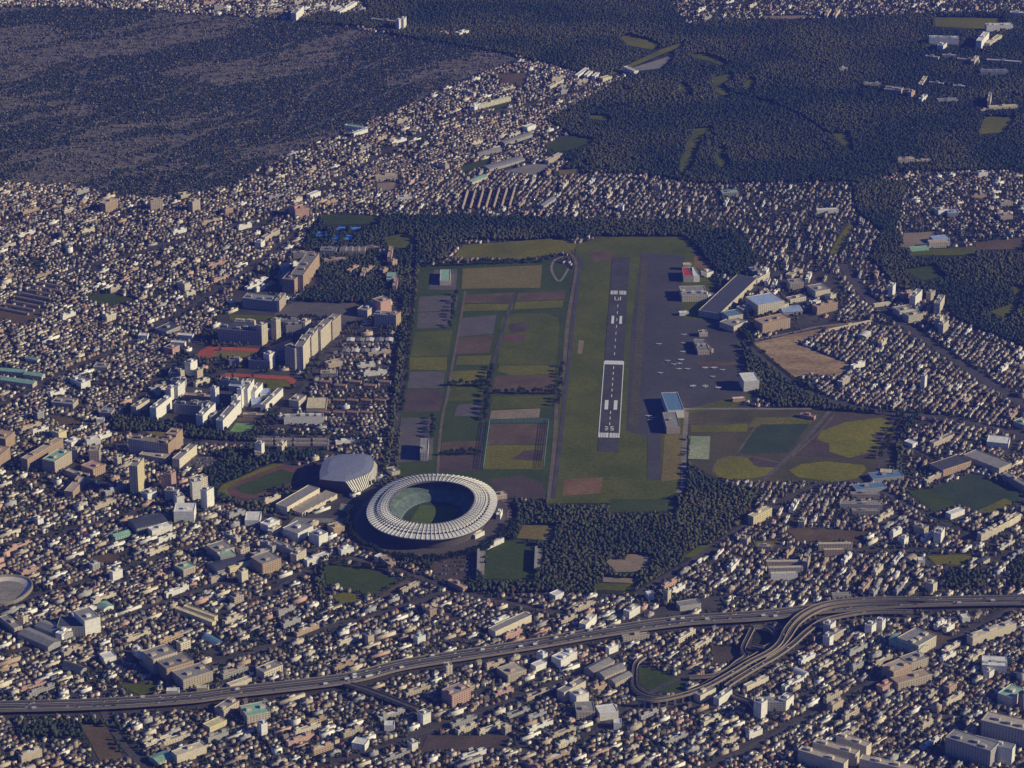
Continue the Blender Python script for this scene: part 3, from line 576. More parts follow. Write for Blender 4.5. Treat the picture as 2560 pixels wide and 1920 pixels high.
E = [
 # west estate (frame S3)
 ('S3',1020,1352,1200,1150,13,23,'white','grey','long white slab block beside the bright green lawn',SL,dict(facade=False,pents=2)),
 ('S3',822,1312,948,1186,13,25,'white','grey','white slab block just left of the slab by the green lawn',SL,dict(pents=2)),
 ('S3',945,1085,985,1065,12,33,'white','ltgrey','thin white tower at the far end of the middle white slab',"tower_block",{}),
 ('S3',362,1234,516,1112,13,24,'white','grey','white slab block on the left of the dark courtyard',SL,dict(pents=2)),
 ('S3',165,1190,296,1112,12,18,'cream','grey','lower cream slab block at the estate west edge',SL,{}),
 ('S3',505,1035,560,1005,12,23,'white','grey','short white block stepped in front of another in the estate',SL,{}),
 ('S3',575,1020,645,962,12,24,'white','ltgrey','white block behind the short stepped block in the estate',SL,{}),
 ('S3',1160,1150,1200,1120,12,28,'white','ltgrey','white stair block at far end of the longest estate slab',"tower_block",{}),
 ('S3',1440,1150,1612,985,10,14,'white','ltgrey','long thin white block at the right edge of the white campus',SL,dict(facade=False)),
 ('S3',1205,1110,1240,1080,9,36,'white','ltgrey','narrow white tower at the left of the campus cluster',"tower_block",{}),
 ('S3',1265,1095,1330,990,12,34,'white','ltgrey','tall white block beside the narrow campus tower',"tower_block",{}),
 ('S3',1335,1050,1412,960,10,20,'white','ltgrey','white block in the middle of the campus cluster',SL,{}),
 ('S3',1300,1105,1400,1100,28,8,'white','paleblue','low hall with pale blue roof in front of campus',HL,dict(facade=False,pents=0)),
 ('S3',1385,1020,1490,1015,28,8,'white','paleblue','low hall with pale blue roof behind its twin on campus',HL,dict(facade=False,pents=0)),
 ('S3',530,1160,800,1185,14,19,'grey','slate','grey block linking two white estate slabs, dark front',SL,dict(pents=2)),
 ('S3',640,1030,930,1055,12,10,'tan','tan','low brown-topped block behind the estate slabs',SL,{}),
 ('S3',985,1210,1020,1225,14,16,'grey','slate','small grey annexe behind the longest white slab',SL,{}),
 ('S3',1070,940,1240,955,30,10,'grey','paleblue','wide low hall with flat grey blue roof near the lower track',HL,dict(pents=0)),
 ('S3',1210,120,1560,160,30,21,'grey','ltgrey','big dark fronted block with pale flat roof by the school ground','office_block',dict(pents=3)),  # shade on the front is put into the grey walls
 ('S3',1575,160,1640,80,10,23,'beige','ltgrey','beige end block joined to the big dark fronted block','office_block',{}),  # lit end face of the block above, sunlight put into beige walls
 ('S3',970,462,1395,492,30,28,'grey','slate','massive dark block behind the upper red track','office_block',dict(pents=4)),
 ('S3',1403,492,1462,462,14,40,'cream','ltgrey','cream stair tower right of the massive dark block',"tower_block",{}),
 ('S3',1545,440,1592,415,12,40,'cream','ltgrey','second cream tower beyond the massive dark block',"tower_block",{}),
 ('S3',1830,380,1890,350,16,24,'cream','ltgrey','cream block between the towers and the long stepped slab',AP,{}),
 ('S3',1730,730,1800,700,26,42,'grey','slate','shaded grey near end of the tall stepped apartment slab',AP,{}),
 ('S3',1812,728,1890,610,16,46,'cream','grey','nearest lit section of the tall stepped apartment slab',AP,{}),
 ('S3',1895,625,1960,540,16,44,'cream','ltgrey','second section of the tall stepped apartment slab',AP,{}),
 ('S3',1985,540,2095,430,16,40,'cream','ltgrey','third section of the tall stepped apartment slab',AP,{}),
 ('S3',2100,440,2185,365,16,38,'beige','ltgrey','far end section of the tall stepped apartment slab',AP,{}),
 ('S3',1478,730,1535,700,14,30,'white','ltgrey','bright curved end block below the school ground',"tower_block",{}),
 ('S3',1270,720,1480,735,14,18,'grey','slate','dark fronted block left of the bright end block',SL,{}),
 ('S3',1080,700,1180,700,12,14,'grey','slate','small dark block below the upper red track',SL,{}),
 ('S3',1182,705,1210,695,10,16,'cream','ltgrey','slim cream block below the upper red track',"tower_block",{}),
 ('S3',700,795,768,760,14,26,'white','ltgrey','white gabled tower left of the lower red track',"tower_block",{}),
 ('S3',600,825,640,812,12,16,'cream','ltgrey','small cream block left of the white gabled tower',AP,{}),
 ('S3',480,815,590,820,28,12,'grey','slate','low grey block west of the white gabled tower',HL,{}),
 ('S3',1840,1150,2035,1150,48,8,'beige','yellow','wide hall with a sunny tan flat roof',HL,dict(pents=0)),
 ('S3',1765,1110,1840,1050,20,13,'cream','ltgrey','cream hall left of the sunny tan roof',HL,{}),
 ('S3',1620,1270,2010,1262,16,13,'white','ltgrey','long white school block in front of the tan roofed hall',SL,dict(pents=4)),
 ('S3',1980,800,2145,800,16,7,'beige','beige','low comb shaped shed east of the estate',HL,{}),
 ('S3',85,1545,478,1598,18,26,'grey','olive','long dark fronted block south of the estate','office_block',dict(pents=2)),
 ('S3',480,1600,560,1530,20,26,'tan','tan','sandstone coloured block with stepped top','office_block',dict(pents=2)),
 ('S3',560,1530,625,1470,20,30,'tan','tan','taller sandstone coloured block behind the stepped one','office_block',{}),
 ('S3',1330,1600,1400,1600,22,12,'cream','ltgrey','cream block south of the car park',AP,{}),
 ('S3',1400,1590,1430,1570,14,24,'white','ltgrey','white stair block south of the car park',AP,{}),
 ('S3',1600,1560,1650,1500,9,14,'cream','ltgrey','thin cream block at the edge of the car park',AP,{}),
 ('S3',440,1650,500,1600,50,8,'beige','beige','long low shed west of the diagonal slab',HL,{}),
 ('S3',590,1705,762,1560,14,17,'cream','ltgrey','diagonal cream slab left of the car park',SL,{}),
 ('S3',500,500,640,510,10,9,'white','white','long white roofed shed west of the upper track',HL,dict(facade=False,pents=0)),
 ('S3',520,590,590,550,20,13,'pink','grey','pinkish block below the long white roofed shed',AP,{}),
 ('S3',570,425,715,435,12,8,'white','white','white flat shed above the long white roofed shed',HL,dict(facade=False,pents=0)),
 ('S3',180,425,270,430,14,7,'white','white','small white shed among the western houses',HL,dict(facade=False,pents=0)),
 ('S3',460,400,600,340,30,9,'grey','slate','grey roofed school west of the big dark block',HL,{}),
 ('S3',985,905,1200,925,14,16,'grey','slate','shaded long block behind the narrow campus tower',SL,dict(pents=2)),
 ('S3',690,1110,930,1130,10,12,'grey','ltgrey','low dark wing between two white estate slabs',SL,dict(pents=2)),
 ('S3',500,905,640,915,14,14,'grey','slate','dark block behind the short white estate blocks',SL,{}),
 ('S3',1215,1205,1430,1215,8,7,'beige','beige','low row above the bright green lawn',SL,{}),
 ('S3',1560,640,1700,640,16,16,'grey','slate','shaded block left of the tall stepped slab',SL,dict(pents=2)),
 ('S3',1640,400,1800,395,16,22,'grey','slate','dark block beyond the second cream tower',SL,dict(pents=2)),
 ('S3',1500,300,1760,300,10,12,'grey','ltgrey','long low block south of the school ground',SL,dict(pents=2)),
 ('S3',1130,320,1330,330,12,14,'cream','ltgrey','row of small pale tops behind the massive dark block',SL,dict(pents=4)),
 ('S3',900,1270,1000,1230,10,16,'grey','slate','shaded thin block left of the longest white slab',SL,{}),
 ('S3',2060,720,2200,690,16,9,'beige','beige','beige hall beside the tall stepped slab',HL,{}),
 # school and academy (frame S4)
 ('S4',465,1225,560,1130,26,29,'tan','grey','near wing of the tall brown lit slab by the wood','office_block',dict(pents=2)),
 ('S4',570,1190,765,920,26,33,'tan','grey','far wing of the tall brown lit slab by the wood','office_block',dict(pents=3)),
 ('S4',280,1130,440,1140,40,16,'grey','ltgrey','grey roofed annexe behind the brown slab','office_block',dict(pents=2)),
 ('S4',450,800,700,805,10,12,'cream','ltgrey','narrow pale block beyond the brown slab',SL,{}),
 ('S4',1000,760,1310,765,26,12,'beige','beige','long comb roofed block at the top of the academy',HL,dict(rtype='saw')),
 ('S4',770,760,960,765,24,10,'grey','grey','low grey roofed block left of the comb roofed one',HL,{}),
 ('S4',1320,710,1480,712,8,8,'tan','tan','thin brown block right of the comb roofed one',SL,{}),
 ('S4',820,870,1090,850,9,9,'tan','pink','thin terracotta block south of the academy',SL,{}),
 ('S4',1640,930,1700,900,10,16,'tan','pink','brown block at the academy east edge',AP,{}),
 ('S4',1625,870,1650,740,8,16,'tan','pink','long thin brown wing at the academy east edge',SL,{}),
 ('S4',1480,770,1610,775,14,9,'beige','ltgrey','beige house like block at the academy corner',HL,{}),
 ('S4',1130,1000,1240,930,8,9,'tan','pink','brown angled wing inside the wood, western one',SL,{}),
 ('S4',1330,990,1430,940,8,9,'tan','pink','brown angled wing inside the wood, middle one',SL,{}),
 ('S4',1530,1010,1590,980,10,12,'tan','ltgrey','small brown block inside the wood, eastern one',AP,{}),
 ('S4',1300,1060,1330,960,8,9,'beige','pink','thin beige wing inside the wood',SL,{}),
 ('S4',1570,1120,1690,1120,40,12,'grey','mint','pale green roofed block at the wood edge',HL,{}),
 ('S4',1690,1210,1712,1110,8,14,'tan','pink','thin tan block beside the pale green roof',SL,{}),
 ('S4',1340,1510,1450,1430,22,14,'cream','ltgrey','cream gymnasium left of the pale hall',HL,{}),
 ('S4',1500,1480,1630,1440,26,26,'pink','ltgrey','big pale pink hall east of the school ground',HL,dict(facade=False)),
 ('S4',1420,1620,1680,1640,18,26,'grey','ltgrey','dark fronted block below the pale pink hall','office_block',dict(pents=2)),
 ('S4',1685,1640,1745,1600,14,27,'tan','ltgrey','bright tan end block below the pale pink hall',"tower_block",dict(facade=False)),
 ('S4',475,320,640,300,16,20,'pink','terracotta','pinkish block with red roof in the north town',AP,dict(facade=False)),
 ('S4',460,170,560,110,8,10,'cream','white','pale diagonal block north of the pinkish one',SL,{}),
 ('S4',655,90,780,40,12,9,'white','white','bright white roofed block in the north town',HL,dict(facade=False,pents=0)),
 ('S4',60,680,110,640,14,12,'white','ltgrey','bright white block west of the academy wood',AP,{}),
 ('S4',110,600,290,500,10,9,'beige','beige','diagonal beige row west of the academy wood',SL,{}),
 # west town (ML, BL)
 ('ML',0,762,155,775,16,10,'cream','mint','mint roofed long shed, upper left of three',HL,dict(rtype='gable')),
 ('ML',150,785,268,800,16,10,'cream','mint','mint roofed long shed, right of three',HL,dict(rtype='gable')),
 ('ML',0,822,210,852,18,11,'cream','mint','mint roofed long shed, lowest of three',HL,dict(rtype='gable')),
 ('ML',165,675,240,690,10,8,'white','mint','small pale mint roof above the long sheds',HL,dict(rtype='gable')),
 ('ML',600,740,690,745,22,8,'beige','ltgrey','courtyard school with a dark centre in the west town','school',{}),
 ('ML',892,1540,935,1485,15,54,'yellow','ltgrey','tall pale yellow tower standing alone',"tower_block",dict(pents=1)),
 ('ML',1104,1510,1136,1490,14,30,'pink','ltgrey','slim pink tower near the pale apartment cluster',"tower_block",{}),
 ('ML',1060,1500,1095,1490,14,20,'pink','pink','short pink block beside the slim pink tower',AP,{}),
 ('ML',180,1385,410,1250,14,22,'tan','beige','long brown diagonal slab west of the yellow tower',SL,dict(pents=2)),
 ('ML',355,1400,465,1330,26,22,'beige','mint','beige slab with pale green roof west of the yellow tower',SL,dict(pents=2)),
 ('ML',500,1310,520,1290,12,18,'beige','ltgrey','small beige tower beside the beige slab',AP,{}),
 ('ML',575,1330,640,1330,24,22,'beige','tan','squat beige block north of the brown roofed hall',AP,{}),
 ('ML',600,1425,680,1390,30,14,'tan','pink','brown roofed hall west of the yellow tower',HL,{}),
 ('ML',470,1560,580,1440,16,12,'tan','beige','bent tan slab southwest of the yellow tower',SL,{}),
 ('ML',425,1420,555,1470,10,12,'beige','beige','thin beige wing joined to the bent tan slab',SL,{}),
 ('ML',40,1260,100,1210,40,24,'tan','tan','large brown block near the left picture edge',AP,{}),
 ('ML',0,1370,70,1310,30,24,'tan','tan','brown block at the left picture edge',AP,{}),
 ('ML',330,970,470,985,26,9,'beige','ltgrey','long pale roofed school in the west town','school',dict(pents=2)),
 ('ML',640,1040,715,1045,24,10,'grey','ltgrey','grey block right above a white strip roof',AP,{}),
 ('ML',620,1075,670,1075,8,7,'white','white','small bright white strip roof in the west town',HL,dict(facade=False,pents=0)),
 ('ML',560,1230,650,1215,16,12,'white','white','white roofed block near the brown slab',AP,{}),
 ('ML',460,1230,520,1200,16,8,'white','white','white shed near the bright yellow block',HL,{}),
 ('ML',380,1190,430,1170,18,14,'yellow','yellow','bright yellow block in the west town',AP,dict(facade=False)),
 ('ML',1640,1290,1740,1270,1,1,'grey','grey',None,None,None),
 ('S2',0,760,100,730,14,30,'cream','ltgrey','cream apartment tower, upper one of the pale cluster',AP,{}),
 ('S2',90,935,175,890,14,34,'white','ltgrey','white apartment tower, lower right of the pale cluster',AP,{}),
 ('ML',1240,1570,1300,1560,16,32,'white','ltgrey','white apartment tower in the middle of the pale cluster',AP,{}),
 ('ML',1060,1570,1140,1580,16,18,'cream','ltgrey','cream block at the left of the pale cluster',AP,{}),
 ('ML',1140,1630,1190,1620,16,22,'white','ltgrey','white block at the bottom of the pale cluster',AP,{}),
 # pool hall by the stadium
 ('S2',1050,1000,1440,770,24,14,'cream','ltgrey','long cream sports hall west of the oval stadium',HL,dict(facade=False,pents=0)),
 ('S2',1230,1020,1650,800,26,9,'cream','beige','lower striped roof hall beside the cream sports hall',HL,dict(rtype='saw',facade=False)),
 ('S2',1180,1330,1365,1235,34,16,'white','ltgrey','bright white walled box south of the sports hall',HL,dict(facade=False)),
 ('S2',1432,1378,1540,1330,24,18,'white','ltgrey','smaller bright white box right of its twin',HL,dict(facade=False)),
 ('S2',540,1125,720,1125,34,9,'white','white','wide bright white flat roof among houses',HL,dict(facade=False,pents=0)),
 ('S2',1610,1250,1740,1215,22,12,'tan','yellow','sandy coloured block beside the stadium ring',AP,dict(facade=False)),
 ('S2',820,1210,960,1140,18,12,'white','white','white roofed block south west of the sports hall',AP,{}),
 ('S2',870,1260,975,1190,10,9,'cream','cream','thin cream block in front of the white roofed one',SL,{}),
 ('S2',1290,1620,1550,1530,10,10,'white','white','long thin white block west of the park lawn',SL,dict(facade=False)),
 ('S2',1160,1580,1280,1500,12,14,'cream','ltgrey','cream block left of the long thin white one',AP,{}),
 ('S2',1700,1490,1850,1450,10,9,'white','white','low white block north of the park lawn',SL,dict(facade=False)),
 ('S2',660,1560,840,1500,8,12,'ltgrey','ltgrey','front wing of the grey courtyard block',SL,{}),
 ('S2',720,1400,870,1470,8,13,'ltgrey','ltgrey','rear wing of the grey courtyard block',SL,{}),
 ('S2',880,1400,1160,1530,8,12,'ltgrey','ltgrey','long grey slab east of the grey courtyard block',SL,{}),
 ('S2',250,1600,430,1560,34,14,'grey','mint','pale green roofed block in the near west town',AP,{}),
 ('BL',550,800,650,772,40,26,'white','ltgrey','big bright white box hall, tallest in its street',HL,dict(facade=False)),
 ('BL',370,800,545,800,34,16,'grey','slate','dark warehouse left of the bright white box hall',HL,dict(pents=0)),  # stands for the white hall's shaded side, shade put into dark colours
 ('BL',115,815,310,900,26,12,'grey','ltgrey','long grey roofed shed, front one of two',HL,dict(rtype='gable',facade=False)),
 ('BL',225,770,400,840,24,14,'grey','ltgrey','long grey roofed shed, rear one of two',HL,dict(rtype='gable',facade=False)),
 ('BL',400,842,462,800,12,14,'white','white','small bright white block at the end of the grey sheds',AP,dict(facade=False)),  # lit end of the rear shed, sunlight put into white walls and roof
 ('BL',0,720,95,795,14,12,'beige','ltgrey','long beige slab left of the grey sheds',SL,{}),
 ('BL',150,730,185,715,14,14,'cream','ltgrey','small cream tower above the grey sheds',AP,{}),
 ('BL',1125,650,1365,742,9,8,'yellow','yellow','lower of two long yellow roofed bars',HL,dict(facade=False,pents=0)),
 ('BL',1180,640,1380,712,8,9,'yellow','yellow','upper of two long yellow roofed bars',HL,dict(facade=False,pents=0)),
 ('BL',990,1050,1145,1000,34,26,'beige','ltgrey','big beige office block above the expressway','office_block',dict(pents=2)),
 ('BL',1075,1095,1250,1040,34,22,'tan','grey','brown office block in front of the big beige one','office_block',dict(pents=2)),
 ('BL',1180,1145,1370,1085,34,16,'beige','ltgrey','low wide block right of the brown office block','office_block',dict(pents=2)),
 ('BL',1070,1180,1150,1180,10,7,'white','white','small white roof beside the expressway',HL,dict(facade=False,pents=0)),
 ('BL',1265,1165,1340,1165,10,8,'yellow','cream','small cream roof beside the expressway',HL,dict(facade=False,pents=0)),
 ('BL',980,165,1110,125,14,12,'white','white','long bright white block in the near west town',SL,dict(facade=False)),
 ('BL',880,140,1080,95,40,13,'grey','slate','dark blue grey warehouse behind the long white block',HL,dict(rtype='vault')),
 ('BL',740,185,840,155,14,9,'mint','mint','mint green roofed hall left of the dark warehouse',HL,dict(rtype='gable')),
 ('BL',1120,70,1250,70,34,20,'white','white','large white roofed store in the near west town',HL,dict(facade=False)),
 ('BL',1400,410,1600,350,34,11,'grey','slate','dark slate roofed warehouse with lit edge',HL,dict(rtype='vault')),
 ('BL',1480,400,1640,350,6,10,'yellow','cream','thin cream block beside the slate warehouse',SL,dict(facade=False)),
 ('BL',1400,320,1510,285,34,16,'beige','ltgrey','beige flat roofed store north of the slate warehouse',HL,{}),
 ('BL',1690,410,1810,370,34,20,'tan','ltgrey','brown walled block with grey roof west of the park lawn',AP,{}),
 ('BL',1180,420,1260,390,24,12,'beige','mint','beige block with pale green roof near the courtyard block',AP,{}),
 ('BL',1440,1325,1540,1262,18,12,'beige','ltgrey','beige block on the near side of the expressway',AP,dict(pents=2)),
 ('BL',1590,1370,1740,1340,34,14,'cream','mint','pale green topped block below the expressway',AP,dict(pents=2)),
 ('BL',1350,1420,1460,1370,16,8,'yellow','yellow','sunny yellow roofed block below the expressway',HL,dict(facade=False,pents=0)),
 ('BL',1020,1640,1120,1600,24,9,'cream','mint','teal roofed hall at the lower picture edge',HL,dict(rtype='gable')),
 ('BL',1140,1625,1330,1560,16,14,'cream','cream','long cream slab at the lower picture edge',SL,{}),
 ('BL',400,1010,520,1050,14,10,'grey','slate','blue grey gabled hall in the near west town',HL,dict(rtype='gable')),
 ('BL',670,980,750,960,18,9,'white','white','white flat roofed store near the blue grey hall',HL,dict(facade=False,pents=0)),
 ('BL',1480,1150,1620,1100,10,8,'cream','cream','long cream shed touching the expressway',HL,dict(facade=False,pents=0)),
 ('BL',1700,1080,1820,1030,20,12,'cream','ltgrey','curved pale block near the expressway',AP,{}),
 # near middle (BM)
 ('BM',1000,812,1232,705,16,11,'cream','ltgrey','long white topped shed north of the expressway',SL,dict(facade=False,pents=0)),
 ('BM',995,745,1090,700,8,8,'white','white','thin white block above the long white topped shed',SL,dict(facade=False)),
 ('BM',1580,775,1650,710,12,13,'white','cream','bright cream slab touching the expressway',SL,{}),
 ('BM',1630,1070,1760,1000,20,14,'beige','ltgrey','left of three parallel sheds west of the junction loop',HL,dict(rtype='gable')),
 ('BM',1700,1100,1840,1040,20,14,'beige','ltgrey','middle of three parallel sheds west of the junction loop',HL,dict(rtype='gable')),
 ('BM',1770,1135,1880,1080,16,12,'beige','ltgrey','right of three parallel sheds west of the junction loop',HL,dict(rtype='gable')),
 ('BM',1420,1010,1480,980,20,14,'white','white','bright white cube block south of the expressway',AP,dict(facade=False)),
 ('BM',1460,970,1525,945,16,12,'white','white','white cube block beyond its brighter neighbour',AP,dict(facade=False)),
 ('BM',1305,975,1335,960,14,14,'white','white','small white block left of the cube blocks',AP,{}),
 ('BM',1260,1030,1330,1000,12,9,'white','white','white shed south west of the cube blocks',HL,dict(facade=False,pents=0)),
 ('BM',720,1260,840,1210,24,20,'pink','ltgrey','pinkish apartment slab south of the expressway',AP,dict(pents=2)),
 ('BM',685,1055,725,1047,12,16,'cream','ltgrey','single cream tower south of the expressway',AP,{}),
 ('BM',1440,1225,1580,1150,14,16,'cream','ltgrey','cream slab south west of the parallel sheds',SL,{}),
 ('BM',1520,1250,1600,1225,20,16,'white','cream','bright cream block south of the parallel sheds',AP,dict(facade=False)),
 ('BM',1670,1345,1790,1330,24,12,'white','white','bright white roofed store in the lower middle',HL,dict(facade=False,pents=0)),
 ('BM',1520,1335,1640,1330,30,12,'beige','ltgrey','beige flat store left of the bright white roofed one',HL,{}),
 ('BM',75,1525,160,1540,18,10,'white','white','bright white rectangular roof near the lower edge',HL,dict(facade=False,pents=0)),
 ('BM',1760,1400,1810,1400,14,10,'white','white','small bright white roof near the lower edge',HL,dict(facade=False,pents=0)),
 ('BM',535,1370,585,1350,14,16,'white','ltgrey','white block south of the diagonal viaduct',AP,{}),
 ('BM',285,1410,350,1410,14,9,'white','white','white roof west of the white block by the viaduct',HL,dict(facade=False,pents=0)),
 ('BM',1980,570,2020,565,14,9,'white','white','white hall at the wood south east corner',HL,dict(facade=False,pents=0)),
 ('BM',1860,690,1930,650,12,12,'white','cream','white block south of the tan clearing',AP,{}),
 ('BM',1385,575,1440,550,14,9,'white','white','white roofed shed on the wood south edge',HL,dict(facade=False,pents=0)),
 ('BM',1080,1100,1200,1060,30,12,'beige','beige','tan flat store in the lower middle',HL,{}),
 ('BM',1820,835,1990,815,8,7,'beige','ltgrey','long low shed south of the expressway',SL,{}),
 ('BM',690,470,790,520,10,8,'tan','pink','brown bent row beyond the park lawn',SL,{}),
 ('BM',400,530,510,475,6,7,'beige','beige','thin beige row east of the park lawn',SL,{}),
 ('S1',1755,1020,1850,975,8,7,'white','white','white ticket block south east of the oval stadium',HL,dict(facade=False,pents=0)),
 ('S1',1870,1130,2050,1050,9,8,'white','white','white clubhouse at the practice pitch corner',HL,dict(facade=False,pents=0)),
 ('S1',900,370,985,350,22,6,'cream','ltgrey','pale gatehouse north of the oval stadium',HL,{}),
 ('S1',1970,620,2080,600,14,8,'beige','beige','beige annexe on the stadium east side',HL,{}),
 ('S1',2010,820,2035,760,7,9,'white','white','thin white block east of the oval stadium',HL,{}),
 ('S1',760,1255,830,1225,10,8,'white','white','white kiosk block between stadium and park lawn',HL,dict(facade=False,pents=0)),
 ('S1',860,1320,940,1300,30,9,'tan','tan','curved brown block between stadium and park lawn',HL,{}),
 ('S1',1190,215,1270,215,60,16,'ltgrey','ltgrey','grey flat roofed block among the western fields',HL,{}),
 ('MM',642,190,708,190,62,10,'cream','mint','mint roofed hall on the gravel lot',HL,dict(facade=False,pents=0)),
 # airport and institutes
 ('S7',120,450,226,450,48,13,'cream','red','hangar with a bright red roof',HG,dict(facade=False,pents=0)),
 ('S7',228,450,292,446,48,13,'white','white','white hangar joined to the red roofed one',HG,dict(facade=False,pents=0)),
 ('S7',118,325,210,325,12,12,'yellow','cream','cream store behind the red roofed hangar',HG,dict(facade=False,pents=0)),
 ('S7',105,660,372,654,52,13,'cream','ltgrey','wide grey roofed hangar below the red roofed one',HG,dict(pents=3)),
 ('S7',385,650,412,640,40,12,'white','ltgrey','narrow white hangar right of the wide grey roof',HG,{}),
 ('S7',430,650,470,625,40,10,'beige','ltgrey','narrow beige hangar at the apron corner',HG,{}),
 ('S7',370,400,440,380,18,9,'white','ltgrey','white shed north east of the red roofed hangar',HG,{}),
 ('S7',80,810,180,805,10,6,'white','white','low white shed south of the wide grey hangar',HG,dict(facade=False,pents=0)),
 ('S7',505,852,905,470,44,13,'cream','slate','very long slate roofed wind tunnel hall',HL,dict(pents=0)),
 ('S7',905,480,1040,400,14,12,'cream','ltgrey','cream annexe at the far end of the long slate hall',HL,{}),
 ('S7',1000,420,1030,385,10,18,'white','white','bright small tower beyond the long slate hall',"tower_block",dict(facade=False)),
 ('S7',912,815,1190,765,50,23,'cream','paleblue','large hall with pale blue roof and cream front',HL,dict(pents=0)),
 ('S7',1190,765,1240,745,30,14,'cream','ltgrey','cream annexe right of the large pale blue roof',HL,{}),
 ('S7',600,905,752,880,30,17,'cream','blue','cream hall with a blue roof edge near the apron',HL,dict(pents=0,facade=False)),
 ('S7',655,985,800,925,36,12,'cream','ltgrey','pale many sided hall in front of the blue edged one',HL,dict(facade=False)),
 ('S7',750,800,845,770,18,12,'cream','beige','low beige hall left of the large pale blue roof',HL,{}),
 ('S7',960,1000,1255,935,30,20,'tan','tan','brown gridded office block above the sandy lot','office_block',dict(pents=2)),
 ('S7',1180,805,1390,790,34,9,'grey','paleblue','rounded grey blue roof right of the large hall',HL,dict(rtype='vault')),
 ('S7',1250,550,1400,540,22,18,'beige','ltgrey','beige gridded office block behind the blue roof','office_block',{}),
 ('S7',1255,680,1425,645,16,8,'cream','ltgrey','low cream block right of the large blue roof',HL,{}),
 ('S7',1525,620,1680,596,36,14,'cream','ltgrey','pale hall east of the institute offices',HL,dict(facade=False)),
 ('S7',1680,650,1745,625,14,10,'cream','ltgrey','small cream block beside the pale east hall',HL,{}),
 ('S7',1540,800,1760,745,16,16,'tan','tan','brown office block on the institute east side','office_block',dict(pents=2)),
 ('S7',1530,720,1580,700,10,11,'white','white','bright white kiosk beside the brown office block',HL,dict(facade=False,pents=0)),
 ('S7',1270,420,1390,350,14,8,'beige','beige','tan roofed block north of the gridded office',AP,{}),
 ('S7',860,380,940,370,24,9,'grey','ltgrey','grey shed north of the long slate hall',HL,{}),
 ('S7',762,1615,925,1605,40,20,'white','white','brightest white hangar beside the apron edge',HG,dict(facade=False,pents=0)),
 ('S6',1368,515,1548,508,82,15,'white','blue','hangar with a blue roof on the apron south side',HG,dict(facade=False,pents=0)),
 ('S6',1355,688,1505,684,66,13,'beige','ltgrey','grey and tan roofed hangar joined to the blue one',HG,dict(facade=False,pents=1)),
 ('S5',1612,1275,1740,1270,56,9,'beige','grey','airport terminal with flat grey roof','terminal',dict(pents=2)),
 ('S5',1628,1075,1722,1070,14,8,'cream','ltgrey','small cream terminal annexe beyond the terminal','terminal',{}),
 ('S5',1762,1255,1785,1250,60,8,'beige','ltgrey','thin long annexe right of the terminal','terminal',{}),
 ('MR',125,1030,0,1030,1,1,'grey','grey',None,None,None),
 ('MR',1410,395,1500,380,26,12,'cream','ltgrey','pale block right of the double track road',AP,{}),
 ('MR',1468,432,1560,415,22,14,'cream','ltgrey','pale block in front of its twin by the double road',AP,{}),
 ('MR',1365,265,1385,240,10,22,'white','ltgrey','white tower at the tip of the curved estate',AP,{}),
 ('MR',1440,285,1510,262,12,12,'tan','beige','tan slab in the curved estate',AP,{}),
 ('MR',1510,330,1555,285,12,22,'white','ltgrey','white curved slab in the curved estate',AP,{}),
 ('MR',1610,290,1640,270,10,16,'beige','ltgrey','beige block in the curved estate',AP,{}),
 ('MR',1668,375,1700,320,12,22,'cream','ltgrey','cream slab at the curved estate east edge',AP,{}),
 ('MR',1668,470,1690,440,10,20,'cream','ltgrey','cream tower south of the curved estate',AP,{}),
 ('MR',1690,500,1725,470,10,18,'cream','ltgrey','second cream tower south of the curved estate',AP,{}),
 ('MR',1250,332,1355,318,6,6,'cream','cream','long thin cream wall like shed by the wood',HL,dict(facade=False,pents=0)),
 ('MR',1115,738,1190,708,8,9,'white','white','thin white block at the sandy lot east corner',SL,dict(facade=False)),
 ('MR',955,488,1230,428,3,4,'cream','cream','thin white row along the sandy lot north side',SL,{}),
 ('MR',1970,1225,2110,1240,30,9,'white','white','bright white flat roof at the right edge town',HL,dict(facade=False,pents=0)),
 ('MR',1820,1320,2050,1410,34,12,'beige','ltgrey','long pale grandstand roof by the dark sports field',HL,dict(facade=False,pents=0)),
 ('MR',1690,1420,1870,1360,34,12,'tan','slate','slate and tan roofed stand left of the long pale one',HL,dict(pents=0)),
 ('MR',2070,1440,2212,1520,12,12,'beige','ltgrey','long pale slab right of the dark sports field',SL,{}),
 ('MR',1630,1235,1755,1180,10,9,'beige','ltgrey','long beige row south of the ball fields',SL,{}),
 ('MR',1440,1215,1495,1235,14,7,'white','white','white pale green shed beside the ball field wood',HL,dict(facade=False,pents=0)),
 ('MR',1240,1460,1440,1440,26,7,'grey','blue','blue grey roofed depot near the ball fields',HL,dict(facade=False)),
 ('MR',1130,1530,1330,1510,22,7,'grey','blue','blue roofed depot in front of the other depot',HL,dict(facade=False)),
 ('MR',1285,1420,1370,1425,16,8,'pink','cream','pale pink roof behind the blue depots',HL,dict(facade=False,pents=0)),
 ('MR',1030,1625,1300,1635,10,9,'cream','ltgrey','long cream row south of the blue depots',SL,{}),
 ('MR',770,1040,860,1058,10,6,'pink','terracotta','small red roofed clubhouse by the ball field',HL,{}),
 ('MR',340,940,420,935,8,6,'pink','white','pale pink hut on the airfield edge',HL,dict(facade=False,pents=0)),
 ('MR',2140,1090,2212,1120,24,9,'cream','mint','pale green roofed block at the right picture edge',HL,{}),
 # right side lower (BR)
 ('BR',470,90,590,30,12,16,'yellow','cream','sunny cream slab at the park forest edge',SL,{}),
 ('BR',555,362,810,360,7,11,'beige','cream','upper row of the four barrack like rows',SL,dict(pents=0)),
